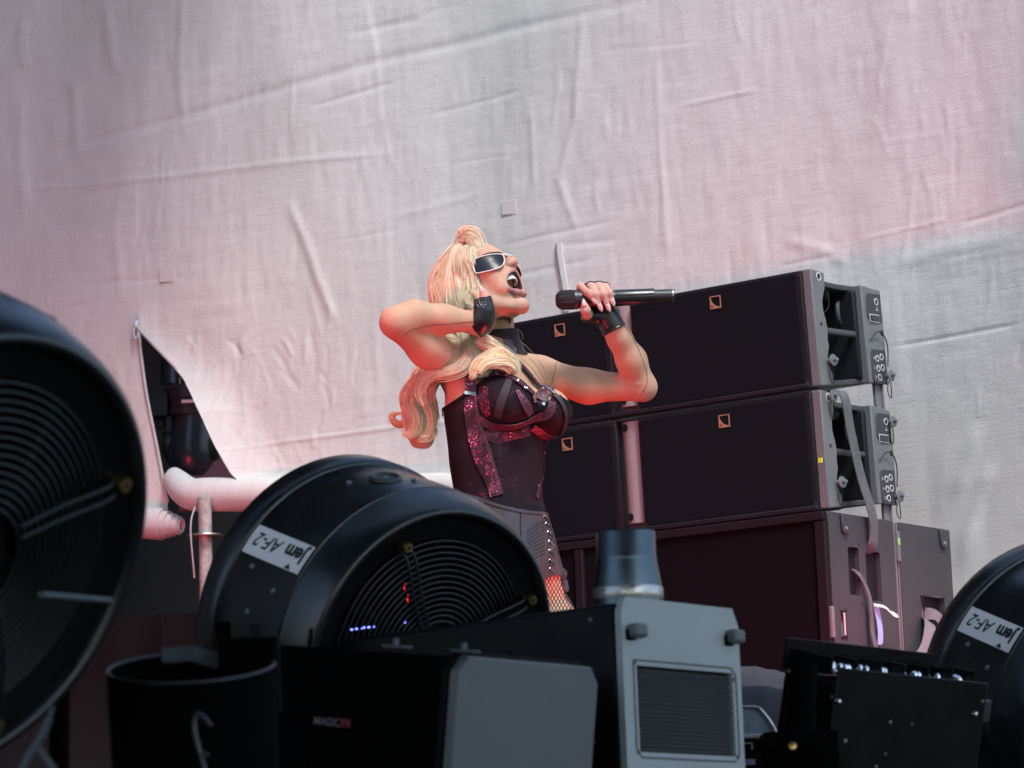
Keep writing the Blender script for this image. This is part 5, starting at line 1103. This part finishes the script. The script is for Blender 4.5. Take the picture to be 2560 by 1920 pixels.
p_, n_ = B.hit(*Z7([(1478, 545)])[0], .012); m = MB(M4(frame_z(n_), p_)); m.lathe([(.004, 0), (.002, .006), (0, .012)], 10); m.build('strap_stud', SIL, person)
# seams of the sleeves
SEAM = mat('sleeve_seam', (.22, .1, .065), .8, var=0)
Z1 = lambda pts: zp((940, 560), 2.9105, pts)
for pts in ([(1800, 730), (1870, 830), (1930, 960), (1970, 1080), (1965, 1180), (1920, 1240)], [(1310, 1005), (1300, 1080), (1275, 1170)], [(205, 815), (260, 770), (400, 740), (560, 725), (745, 705)]):
    strip('sleeve_seam', Z1(pts), .0017, SEAM, .0004, .0008)
# folds where the sleeves bunch at the elbows and the far shoulder
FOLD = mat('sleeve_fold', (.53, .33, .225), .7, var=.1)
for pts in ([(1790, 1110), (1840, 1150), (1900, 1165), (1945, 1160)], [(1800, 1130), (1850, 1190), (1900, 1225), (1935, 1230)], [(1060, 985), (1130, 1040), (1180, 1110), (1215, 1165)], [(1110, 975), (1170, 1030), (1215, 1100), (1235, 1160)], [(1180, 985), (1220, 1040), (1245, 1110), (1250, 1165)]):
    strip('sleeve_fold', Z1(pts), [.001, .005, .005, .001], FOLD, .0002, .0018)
strip('eyebrow', zp((1040, 560), 6.9125, [(1150, 532), (1240, 508), (1340, 496), (1440, 488), (1490, 500)]), [.001, .003, .004, .003], mat('eyebrow', (.05, .03, .022), .8), .001, .001, vol=HV)
# collar, harness
cm = mat('collar_cloth', (.028, .018, .028), .75, var=.2, vscale=60); nb0, nb1 = S(1250, 868, 16), S(1247, 830, 10)
m = MB(M4(frame_z(nb1-nb0), nb0)); m.lathe([(.070, -.022), (.060, -.008), (.054, .01), (.0515, .03), (.0505, .044), (.048, .045)], 40, closed=False); m.build('collar', cm, person)
strip('collar_tab', [(1268, 848), (1276, 872), (1282, 886)], .024, mat('collar_tab', (.02, .022, .028), .5), .012, .004, 6)
# leather waist cincher with lacing
LEA = mat('cincher_leather', (.045, .044, .052), .36, var=.2, vscale=30, bump=.2, bscale=200, rvar=.1)
Vw, Qw = B.mesh(.008); wx, wy = proj(Vw); keep = (wy > np.interp(wx, [1100, 1180, 1240, 1300, 1370], [1215, 1235, 1258, 1272, 1280])) & (wy < np.interp(wx, [1250, 1340, 1385], [1470, 1462, 1440])) & (wx < 1450)
V, Q, _ = cut(Vw, Qw, keep); mesh_obj('waist_cincher', V, Q, LEA, person, angle=180)
strip('cincher_edge', [(1180, 1240), (1240, 1262), (1300, 1277), (1362, 1284)], .007, LEA, .010, .003)
strip('cincher_seam', [(1303, 1280), (1302, 1320), (1306, 1370), (1315, 1430)], .0025, INK, .0095, .0015)
for k in range(9):
    y = 1312+k*10; strip('stitch_line', [(1318, y+18), (1340, y+2), (1362, y-8)], .0018, INK, .009, .0012, 5)
lace = []
for k in range(7):
    x, y = [(1362, 1292), (1367, 1310), (1372, 1332), (1375, 1355), (1375, 1378), (1376, 1402), (1376, 1424)][k]
    p_, n_ = B.hit(x, y, .010); t_ = np.linspace(0, 2*PI, 16, endpoint=False); m = MB(M4(frame_z(norm(n_+norm(On-p_))), p_)); m.tube(np.stack([.004*np.cos(t_), .004*np.sin(t_), np.zeros(16)], 1), .0011, 6, closed=True); m.build('eyelet', SIL, person); lace.append(p_)
LACE = mat('lace', (.02, .015, .02), .35); zig = []
for k, p_ in enumerate(lace): zig += [p_, p_+np.array([.010, -.002, -.012])]
m = MB(); m.tube(spline(zig, 5), .0022, 6); m.build('lacing', LACE, person)
bow = S(1379, 1432, -40)
for q in ([(1379, 1432), (1400, 1424), (1412, 1432), (1405, 1450), (1385, 1440)], [(1383, 1438), (1405, 1455), (1416, 1475), (1413, 1450)], [(1388, 1440), (1398, 1470), (1416, 1495), (1430, 1520)]):
    m = MB(); m.ribbon(spline([S(x, y, 20) for x, y in q], 8), (.3, -1, .2), .012, .002); m.build('lace_bow', mat('bow_satin', (.03, .02, .03), .25), person)
# fishnet over the thighs: real crossing threads laid on the skin
m = MB()
for k in range(-16, 22):
    for sgn in (-1, 1):
        u = np.linspace(0, 1, 40); x = 1300+k*9+sgn*u*55; y = 1438+u*100; g_ = (x > 1330) & (x < 1440); x = x[g_]; y = y[g_]
        if len(x) < 4: continue
        P, _ = B.hits(x, y, .0012); ok = np.abs(proj(P)[0]-x) < 2; P = P[ok]
        if len(P) > 3: m.tube(P, .0009, 4, caps=False)
o = m.build('fishnet', INK, person); o['kind'] = 'stuff'

# ---------------------------------------------------------------- sunglasses
FRM = mat('sunglass_frame', (.80, .80, .80), .3, var=.03); LENS = mat('dark_lens', (.012, .018, .03), .25, var=0, spec=.22)
ga, gb, gx0 = 108., 85., -5.
def shell(px, py):
    d = HR.T @ (Rn @ np.array([(px-1280)/FPX, (960-py)/FPX, -1.])); o = (HR.T @ (On-HC))/hm; A = (d[0]/ga)**2+(d[1]/gb)**2; Bq = 2*((o[0]-gx0)*d[0]/ga**2+o[1]*d[1]/gb**2); Cq = ((o[0]-gx0)/ga)**2+(o[1]/gb)**2-1
    D = Bq*Bq-4*A*Cq
    t = (-Bq-math.sqrt(max(D, 0)))/(2*A); return o+d*t
ZG = lambda pts: zp((1040, 560), 6.9125, pts)
out = [shell(*p) for p in ZG([(960, 650), (1010, 612), (1100, 572), (1250, 532), (1380, 518), (1470, 525), (1505, 545), (1528, 600), (1522, 660), (1500, 705), (1440, 752), (1300, 797), (1150, 832), (1040, 848), (1000, 780), (970, 700)])]
out = np.array(out); cen = out.mean(0)
# measured in the head's own frame: (angle, height); then built on both sides
th = np.arctan2(out[:, 1]/gb, (out[:, 0]-gx0)/ga); hz = out[:, 2]
glass = None
for s_ in (1, -1):
    P = np.stack([gx0+ga*np.cos(th), s_*gb*np.sin(th), hz], 1); W_ = np.array([H(*p) for p in P]); c_ = np.array([th.mean(), hz.mean()])
    V = []; rings = [1, .75, .5, .25]
    for f_ in rings:
        t2 = c_[0]+(th-c_[0])*f_; h2 = c_[1]+(hz-c_[1])*f_; V += [H(gx0+(ga-1.0)*math.cos(a), s_*(gb-1.0)*math.sin(a), b) for a, b in zip(t2, h2)]
    V.append(H(gx0+(ga-1)*math.cos(c_[0]), s_*(gb-1)*math.sin(c_[0]), c_[1])); n = len(th)
    Fq = [(r*n+i, r*n+(i+1) % n, (r+1)*n+(i+1) % n, (r+1)*n+i) for r in range(3) for i in range(n)]+[(3*n+i, 3*n+(i+1) % n, 4*n) for i in range(n)]
    m = MB(); m.add(V, Fq); m.build('lens', LENS, person, angle=180)
    sm = spline(np.concatenate([W_, W_[:1]]), 5)[:-1]; m = MB(); m.tube(sm, .0014, 8, closed=True); m.build('sunglass_frame', FRM, person, angle=180)
    iT = int(np.argmax(np.abs(th))); zt = hz[0]; tmax = np.abs(th).max()
    m = MB(); m.ribbon(spline([H(gx0+ga*math.cos(tmax), s_*gb*math.sin(tmax), hz[0]-6), H(10, s_*76, hz[0]-10), H(-14, s_*77, hz[0]-14)], 6), HR @ np.array([0, s_, 0]), .012, .003); m.build('temple', FRM, person)
iN = np.argsort(np.abs(th))[:4]; hb_ = hz[iN].max()
m = MB(); m.tube(spline([H(gx0+ga*math.cos(a)+1, gb*math.sin(a), hb_-1-2*math.cos(a*6)) for a in np.linspace(-np.abs(th).min(), np.abs(th).min(), 5)], 5), .003, 8); m.build('bridge', FRM, person)
# ---------------------------------------------------------------- microphone
m0 = S(1388, 751, dM); mic = thing('microphone', 'black handheld wireless microphone held to the side of her mouth', 'microphone', m0)
ln = np.linalg.norm(MBp-m0); FMc = M4(frame_z(MBp-m0), m0)
m = MB(FMc); m.lathe([(0, 0), (.010, .0015), (.018, .006), (.0225, .013), (.0242, .024), (.0245, .042), (.0240, .05)], 40); m.build('grille_head', mat('mic_grille', (.02, .02, .022), .45, metal=.3, bump=1, bscale=900), mic, angle=60)
m = MB(FMc); m.lathe([(.0243, .049), (.0252, .050), (.0252, .055), (.0238, .056)], 40); m.build('head_ring', mat('mic_ring', (.09, .10, .11), .3, metal=.6), mic)
m = MB(FMc); m.lathe([(.0238, .056), (.0228, .08), (.0205, .12), (.0198, .15), (.0198, .152)], 40); m.build('neck', PLAST, mic)
m = MB(FMc); m.lathe([(.0205, .152), (.0208, .154), (.0206, ln-.052), (.0200, ln-.050)], 40); m.build('body', mat('mic_body', (.02, .024, .028), .24, var=.1, spec=.6), mic)
m = MB(FMc); m.lathe([(.0170, ln-.050), (.0168, ln-.008), (.0168, ln-.003), (.0165, ln)], 32); m.lathe([(0, ln), (.0165, ln)], 32); m.build('antenna_cap', PLAST, mic, angle=40)
m = MB(FMc); m.lathe([(.0170, ln-.006), (.0173, ln-.005), (.0170, ln-.003)], 32); m.build('cap_ring', ZINC, mic)
for k in range(14):
    a = k*2*PI/14; m = MB(FMc); m.tube([(math.cos(a)*r, math.sin(a)*r, z) for r, z in [(.011, .0012), (.0187, .006), (.0231, .013), (.0248, .024), (.0250, .046)]], .0005, 4); m.build('grille_rib', PLAST, mic)

# ---------------------------------------------------------------- hair
HAIRM = mat('blonde_hair', (.7, .5, .3), .34, vcol=True, var=.05, vscale=40, spec=.5)
HAIRC = mat('blonde_hair_core', (.62, .47, .32), .6, var=.3, vscale=60)
hv, hfc, hcol, HN = [], [], [], [0]
PAL = np.array([[.88, .73, .50], [.90, .77, .57], [.84, .67, .44], [.72, .54, .34], [.93, .83, .67]])
def strand(P, r, col, taper=1.):
    P = np.asarray(P); n = len(P); T = np.gradient(P, axis=0); T /= np.linalg.norm(T, axis=1)[:, None]+1e-12; u = np.cross(T, (.3, -1, .2)); u /= np.linalg.norm(u, axis=1)[:, None]+1e-9; v = np.cross(T, u)
    rr = r*np.interp(np.linspace(0, 1, n), [0, .1, .8, 1], [.6, 1, 1, .35*taper]); base = HN[0]; HN[0] += 3*n; t = np.array([0, 2*PI/3, 4*PI/3])
    hv.append((P[:, None]+rr[:, None, None]*(np.cos(t)[None, :, None]*u[:, None]+np.sin(t)[None, :, None]*v[:, None])).reshape(-1, 3))
    i = np.arange(n-1)[:, None]*3; k = np.arange(3)[None]; k2_ = (k+1) % 3; hfc.append((np.stack([i+k, i+k2_, i+3+k2_, i+3+k], -1).reshape(-1, 4))+base); hcol.append(np.tile(col, (n*3, 1)))
def lock(pts, rad_, ns, flat=.6, wave=.0, core=True, twist=1.2, r=.0008, tone=None, n=9):
    G = spline(np.array([S(*p) for p in pts]), n); m_ = len(G); u_ = np.linspace(0, 1, m_); R_ = np.interp(u_, np.linspace(0, 1, len(rad_)), rad_)/1000*1.18
    T = np.gradient(G, axis=0); T /= np.linalg.norm(T, axis=1)[:, None]; vw = np.array([0, -1., .17]); A = np.cross(T, vw); A /= np.linalg.norm(A, axis=1)[:, None]+1e-9; Bv = np.cross(A, T)
    if core: mm = MB(); mm.tube(G, R_*.5, 12, squash=1); vv = np.array(mm.v); CORE.append((vv, mm.f))
    for _ in range(int(ns*2.4)):
        a0 = rng.uniform(0, 2*PI); q = rng.uniform(.45, 1.12); ph = rng.uniform(0, 6.3); a = a0+twist*u_*rng.uniform(.3, 1.5)+.16*np.sin(u_*rng.uniform(2, 5)+ph)
        fly = rng.random() < .10; L0, L1 = rng.uniform(0, .10), rng.uniform(.78, 1.0); ii = (u_ >= L0) & (u_ <= L1)
        fr = 1+.07*np.sin(u_*rng.uniform(4, 9)+ph)+(.9*u_*rng.uniform(.2, 1) if fly else 0)
        P = G+A*(R_*q*np.cos(a)*fr)[:, None]+Bv*(R_*q*np.sin(a)*flat*fr)[:, None]+A*(wave/1000*np.sin(u_*14+ph*.4))[:, None]
        c = PAL[rng.choice(5, p=[.30, .28, .16, .08, .18])]*rng.uniform(.93, 1.06)
        if tone is not None: c = c*np.array(tone)
        strand(P[ii], r*rng.uniform(.5, 1.2), np.clip(c, 0, .97))
CORE = []
# crown: a smooth mass with strands combed over it
HM = Vol(HC-.2, HC+.2, .0032)
HM.ell(H(-30, 0, 30), np.array((100, 86, 92))*hm, HR, .02); HM.ell(H(-62, -6, -22), np.array((78, 82, 88))*hm, HR, .03); HM.ell(H(2, 0, 84), np.array((44, 58, 34))*hm, HR, .03)
HM.cap(S(1150, 740, -40), S(1142, 815, -50), .058, .045, .03)
HM.ell(H(62, -4, -8), np.array((62, 92, 105))*hm, HR, .012, True)
Vh, Qh = HM.mesh(); Vh = smooth_mesh(Vh, Qh, 2)
hair_core = mesh_obj('hair_mass', Vh, Qh, HAIRC, person, angle=180)
gA = np.array([(1160, 588), (1128, 618), (1100, 655), (1082, 700), (1074, 745), (1078, 800)], float)
gM = np.array([(1172, 590), (1150, 622), (1135, 665), (1132, 712), (1138, 752), (1132, 802)], float)
gB = np.array([(1188, 598), (1182, 632), (1180, 668), (1186, 702), (1178, 736), (1196, 772)], float)
def guide(t, N_=26):
    q = (gA*(1-2*t)+gM*2*t) if t < .5 else (gM*(2-2*t)+gB*(2*t-1)); return spline(q, 5)
for k in range(1700):
    t = rng.uniform(0, 1); q = guide(t); ph = rng.uniform(0, 6.3) if k % 3 else t*18; n = len(q); u_ = np.linspace(0, 1, n)
    q = q+np.stack([(4.5*np.sin(u_*9+t*11)+.7*np.sin(u_*17+ph))*np.clip(u_*2, 0, 1), 2*np.sin(u_*6+ph)], 1)+rng.normal(size=2)*1.2
    lo_, hi_ = rng.uniform(0, .25), rng.uniform(.75, 1); ii = np.where((u_ >= lo_) & (u_ <= hi_))[0]; P = []
    lift = rng.uniform(.0005, .006)*(1+.5*math.sin(t*22))
    P, N_ = HM.hits(q[ii, 0], q[ii, 1], 0); P = P+N_*lift
    for _ in range(2): P[1:-1] = (P[:-2]+2*P[1:-1]+P[2:])/4
    c = PAL[rng.choice(5, p=[.34, .28, .18, .08, .12])]*rng.uniform(.93, 1.05); strand(P, .0008*rng.uniform(.7, 1.4), np.clip(c, 0, .95))
# top roll above the forehead
lock([(1198, 648, -72), (1188, 622, -70), (1182, 600, -66), (1172, 584, -58), (1160, 582, -48), (1152, 596, -40), (1150, 622, -60)], [7, 11, 13, 13, 13, 12, 9], 150, .7, 1)
lock([(1158, 600, -50), (1166, 582, -56), (1182, 584, -62), (1193, 600, -64), (1192, 622, -70), (1182, 645, -80), (1184, 672, -86)], [10, 13, 13, 12, 12, 12, 10], 120, .7, 1)
# waves in front of the ear
lock([(1178, 620, -86), (1172, 655, -96), (1182, 690, -98), (1180, 722, -104), (1170, 750, -112), (1192, 775, -128)], [12, 16, 15, 14, 13, 6], 150, .6, 2)
lock([(1168, 615, -80), (1152, 655, -92), (1158, 700, -96), (1150, 745, -100), (1160, 790, -110)], [12, 16, 16, 16, 12], 120, .6, 2)
lock([(1140, 640, -66), (1112, 690, -70), (1100, 740, -76), (1108, 790, -84)], [14, 18, 18, 14], 110, .6, 2, tone=(1, .9, .85))
# locks falling below the arm
lock([(1112, 826, -70), (1128, 850, -82), (1150, 858, -90), (1166, 838, -88)], [12, 14, 13, 12], 110, .6)
lock([(1150, 822, -80), (1166, 860, -96), (1168, 890, -116), (1152, 918, -128), (1120, 930, -132), (1085, 935, -128), (1060, 955, -122), (1048, 985, -118), (1058, 1018, -114)], [14, 15, 16, 16, 15, 14, 12, 9, 3], 190, .6, 1)
lock([(1165, 840, -70), (1180, 872, -92), (1192, 905, -122), (1186, 935, -140), (1176, 950, -140)], [14, 14, 11, 8, 4], 110, .6, 1)
lock([(1120, 915, -60), (1090, 945, -58), (1070, 975, -56), (1078, 1010, -52), (1080, 1045, -48), (1068, 1075, -44), (1045, 1090, -42)], [12, 13, 13, 12, 11, 9, 4], 150, .6, 1, tone=(1, .86, .8))
lock([(1080, 945, -62), (1048, 965, -64), (1030, 1000, -62), (1026, 1040, -58), (1038, 1075, -54), (1060, 1092, -50), (1082, 1082, -48), (1088, 1066, -46)], [12, 14, 16, 16, 14, 12, 8, 3], 200, .6, 1, tone=(1, .88, .82))
lock([(1062, 960, -40), (1040, 1010, -40), (1050, 1060, -38), (1068, 1100, -36), (1040, 1108, -36), (1022, 1090, -36)], [14, 18, 18, 12, 8, 3], 150, .7, 1, tone=(.95, .78, .7))
lock([(1030, 1020, -30), (1012, 1055, -28), (995, 1060, -28), (980, 1048, -28), (985, 1036, -28), (1010, 1034, -28)], [8, 8, 7, 6, 5, 2], 60, .6, 0, core=False, tone=(.95, .75, .65))
lock([(1100, 905, -40), (1062, 930, -40), (1040, 965, -38), (1048, 1005, -36), (1066, 1035, -36), (1058, 1070, -34), (1035, 1085, -34)], [18, 20, 20, 18, 16, 12, 5], 190, .5, 2, tone=(1, .9, .84))
lock([(1060, 935, -70), (1030, 960, -70), (1014, 990, -68), (1020, 1025, -66), (1040, 1050, -64), (1044, 1080, -62)], [8, 10, 11, 11, 8, 3], 110, .5, 1, tone=(1, .92, .86))
lock([(1150, 830, -40), (1140, 870, -40), (1150, 905, -60), (1172, 930, -90)], [24, 24, 20, 12], 160, .5, 2)
lock([(1180, 838, -60), (1205, 868, -70), (1225, 890, -90), (1215, 920, -120), (1196, 945, -134)], [16, 17, 15, 11, 4], 150, .5, 1)
lock([(1105, 925, -66), (1080, 948, -66), (1064, 978, -64), (1062, 1012, -60), (1070, 1042, -56), (1064, 1074, -52), (1050, 1096, -50), (1032, 1098, -50)], [16, 18, 19, 19, 17, 14, 9, 3], 260, .5, 2.5, tone=(1, .93, .87))
lock([(1090, 935, -84), (1056, 950, -84), (1036, 978, -80), (1030, 1012, -76), (1040, 1046, -72), (1034, 1076, -68), (1016, 1086, -66), (1004, 1074, -66)], [10, 12, 13, 13, 11, 9, 6, 2], 170, .5, 1.5, tone=(1.02, .97, .92))
lock([(1150, 604, -56), (1170, 590, -62), (1188, 600, -68), (1190, 625, -76), (1180, 650, -86), (1178, 680, -94)], [6, 9, 10, 10, 9, 6], 110, .5, 1)
# curls lying across the chest
lock([(1168, 836, -84), (1200, 852, -96), (1232, 872, -100), (1258, 888, -96), (1280, 905, -98), (1288, 925, -104), (1268, 930, -112)], [16, 17, 16, 14, 11, 8, 4], 200, .6, 1)
lock([(1178, 945, -142), (1190, 915, -140), (1215, 894, -128), (1245, 885, -116), (1270, 895, -112), (1282, 908, -110)], [6, 10, 12, 12, 9, 4], 130, .6, 1, tone=(1.05, .98, .9))
lock([(1195, 935, -146), (1212, 914, -142), (1238, 905, -136), (1264, 908, -130), (1284, 922, -124), (1292, 935, -120)], [5, 9, 11, 11, 9, 3], 130, .6, 1, tone=(1.05, 1, .95))
# stray hairs
for q in ([(1278, 795, 10), (1282, 830, 6), (1276, 862, 0), (1290, 885, -6)], [(1280, 800, 10), (1290, 840, 6), (1298, 865, 0), (1308, 890, -4), (1302, 905, -4)], [(1285, 845, 0), (1300, 850, 0), (1310, 872, -4), (1305, 892, -4)], [(1290, 820, 0), (1304, 832, 0), (1308, 850, -2)], [(1295, 850, 0), (1312, 862, 0), (1330, 880, 0), (1350, 893, 6)], [(1290, 870, 0), (1312, 885, 0), (1316, 905, -4)],
          [(1085, 940, -60), (1060, 930, -60), (1040, 950, -60), (1034, 985, -58)], [(1060, 920, -100), (1035, 930, -96), (1020, 960, -90)], [(1150, 590, -50), (1140, 600, -50), (1128, 612, -50)]):
    P = spline(np.array([S(*p) for p in q]), 8); strand(P, .0006, np.array([.35, .26, .2]))
for _ in range(60):
    t = rng.uniform(0, 1); x0, y0 = 1075+rng.normal()*10, 900+rng.uniform(0, 120); P = spline(np.array([S(x0+rng.normal()*8, y0, -50), S(x0-20+rng.normal()*14, y0+25, -50), S(x0-30+rng.normal()*20, y0+60, -48)]), 8); strand(P, .00045, np.array([.6, .42, .3]))
HVt, HFc, HCl = np.concatenate(hv), np.concatenate(hfc), np.concatenate(hcol)
o = mesh_obj('hair', HVt, HFc, HAIRM, person, angle=180, cols=HCl)
cv = []; cf = []
for vv, ff in CORE:
    b0 = len(cv); cv.extend(vv.tolist()); cf.extend([tuple(i+b0 for i in q) for q in ff])
mesh_obj('hair_lock_cores', cv, cf, HAIRC, person, angle=180)
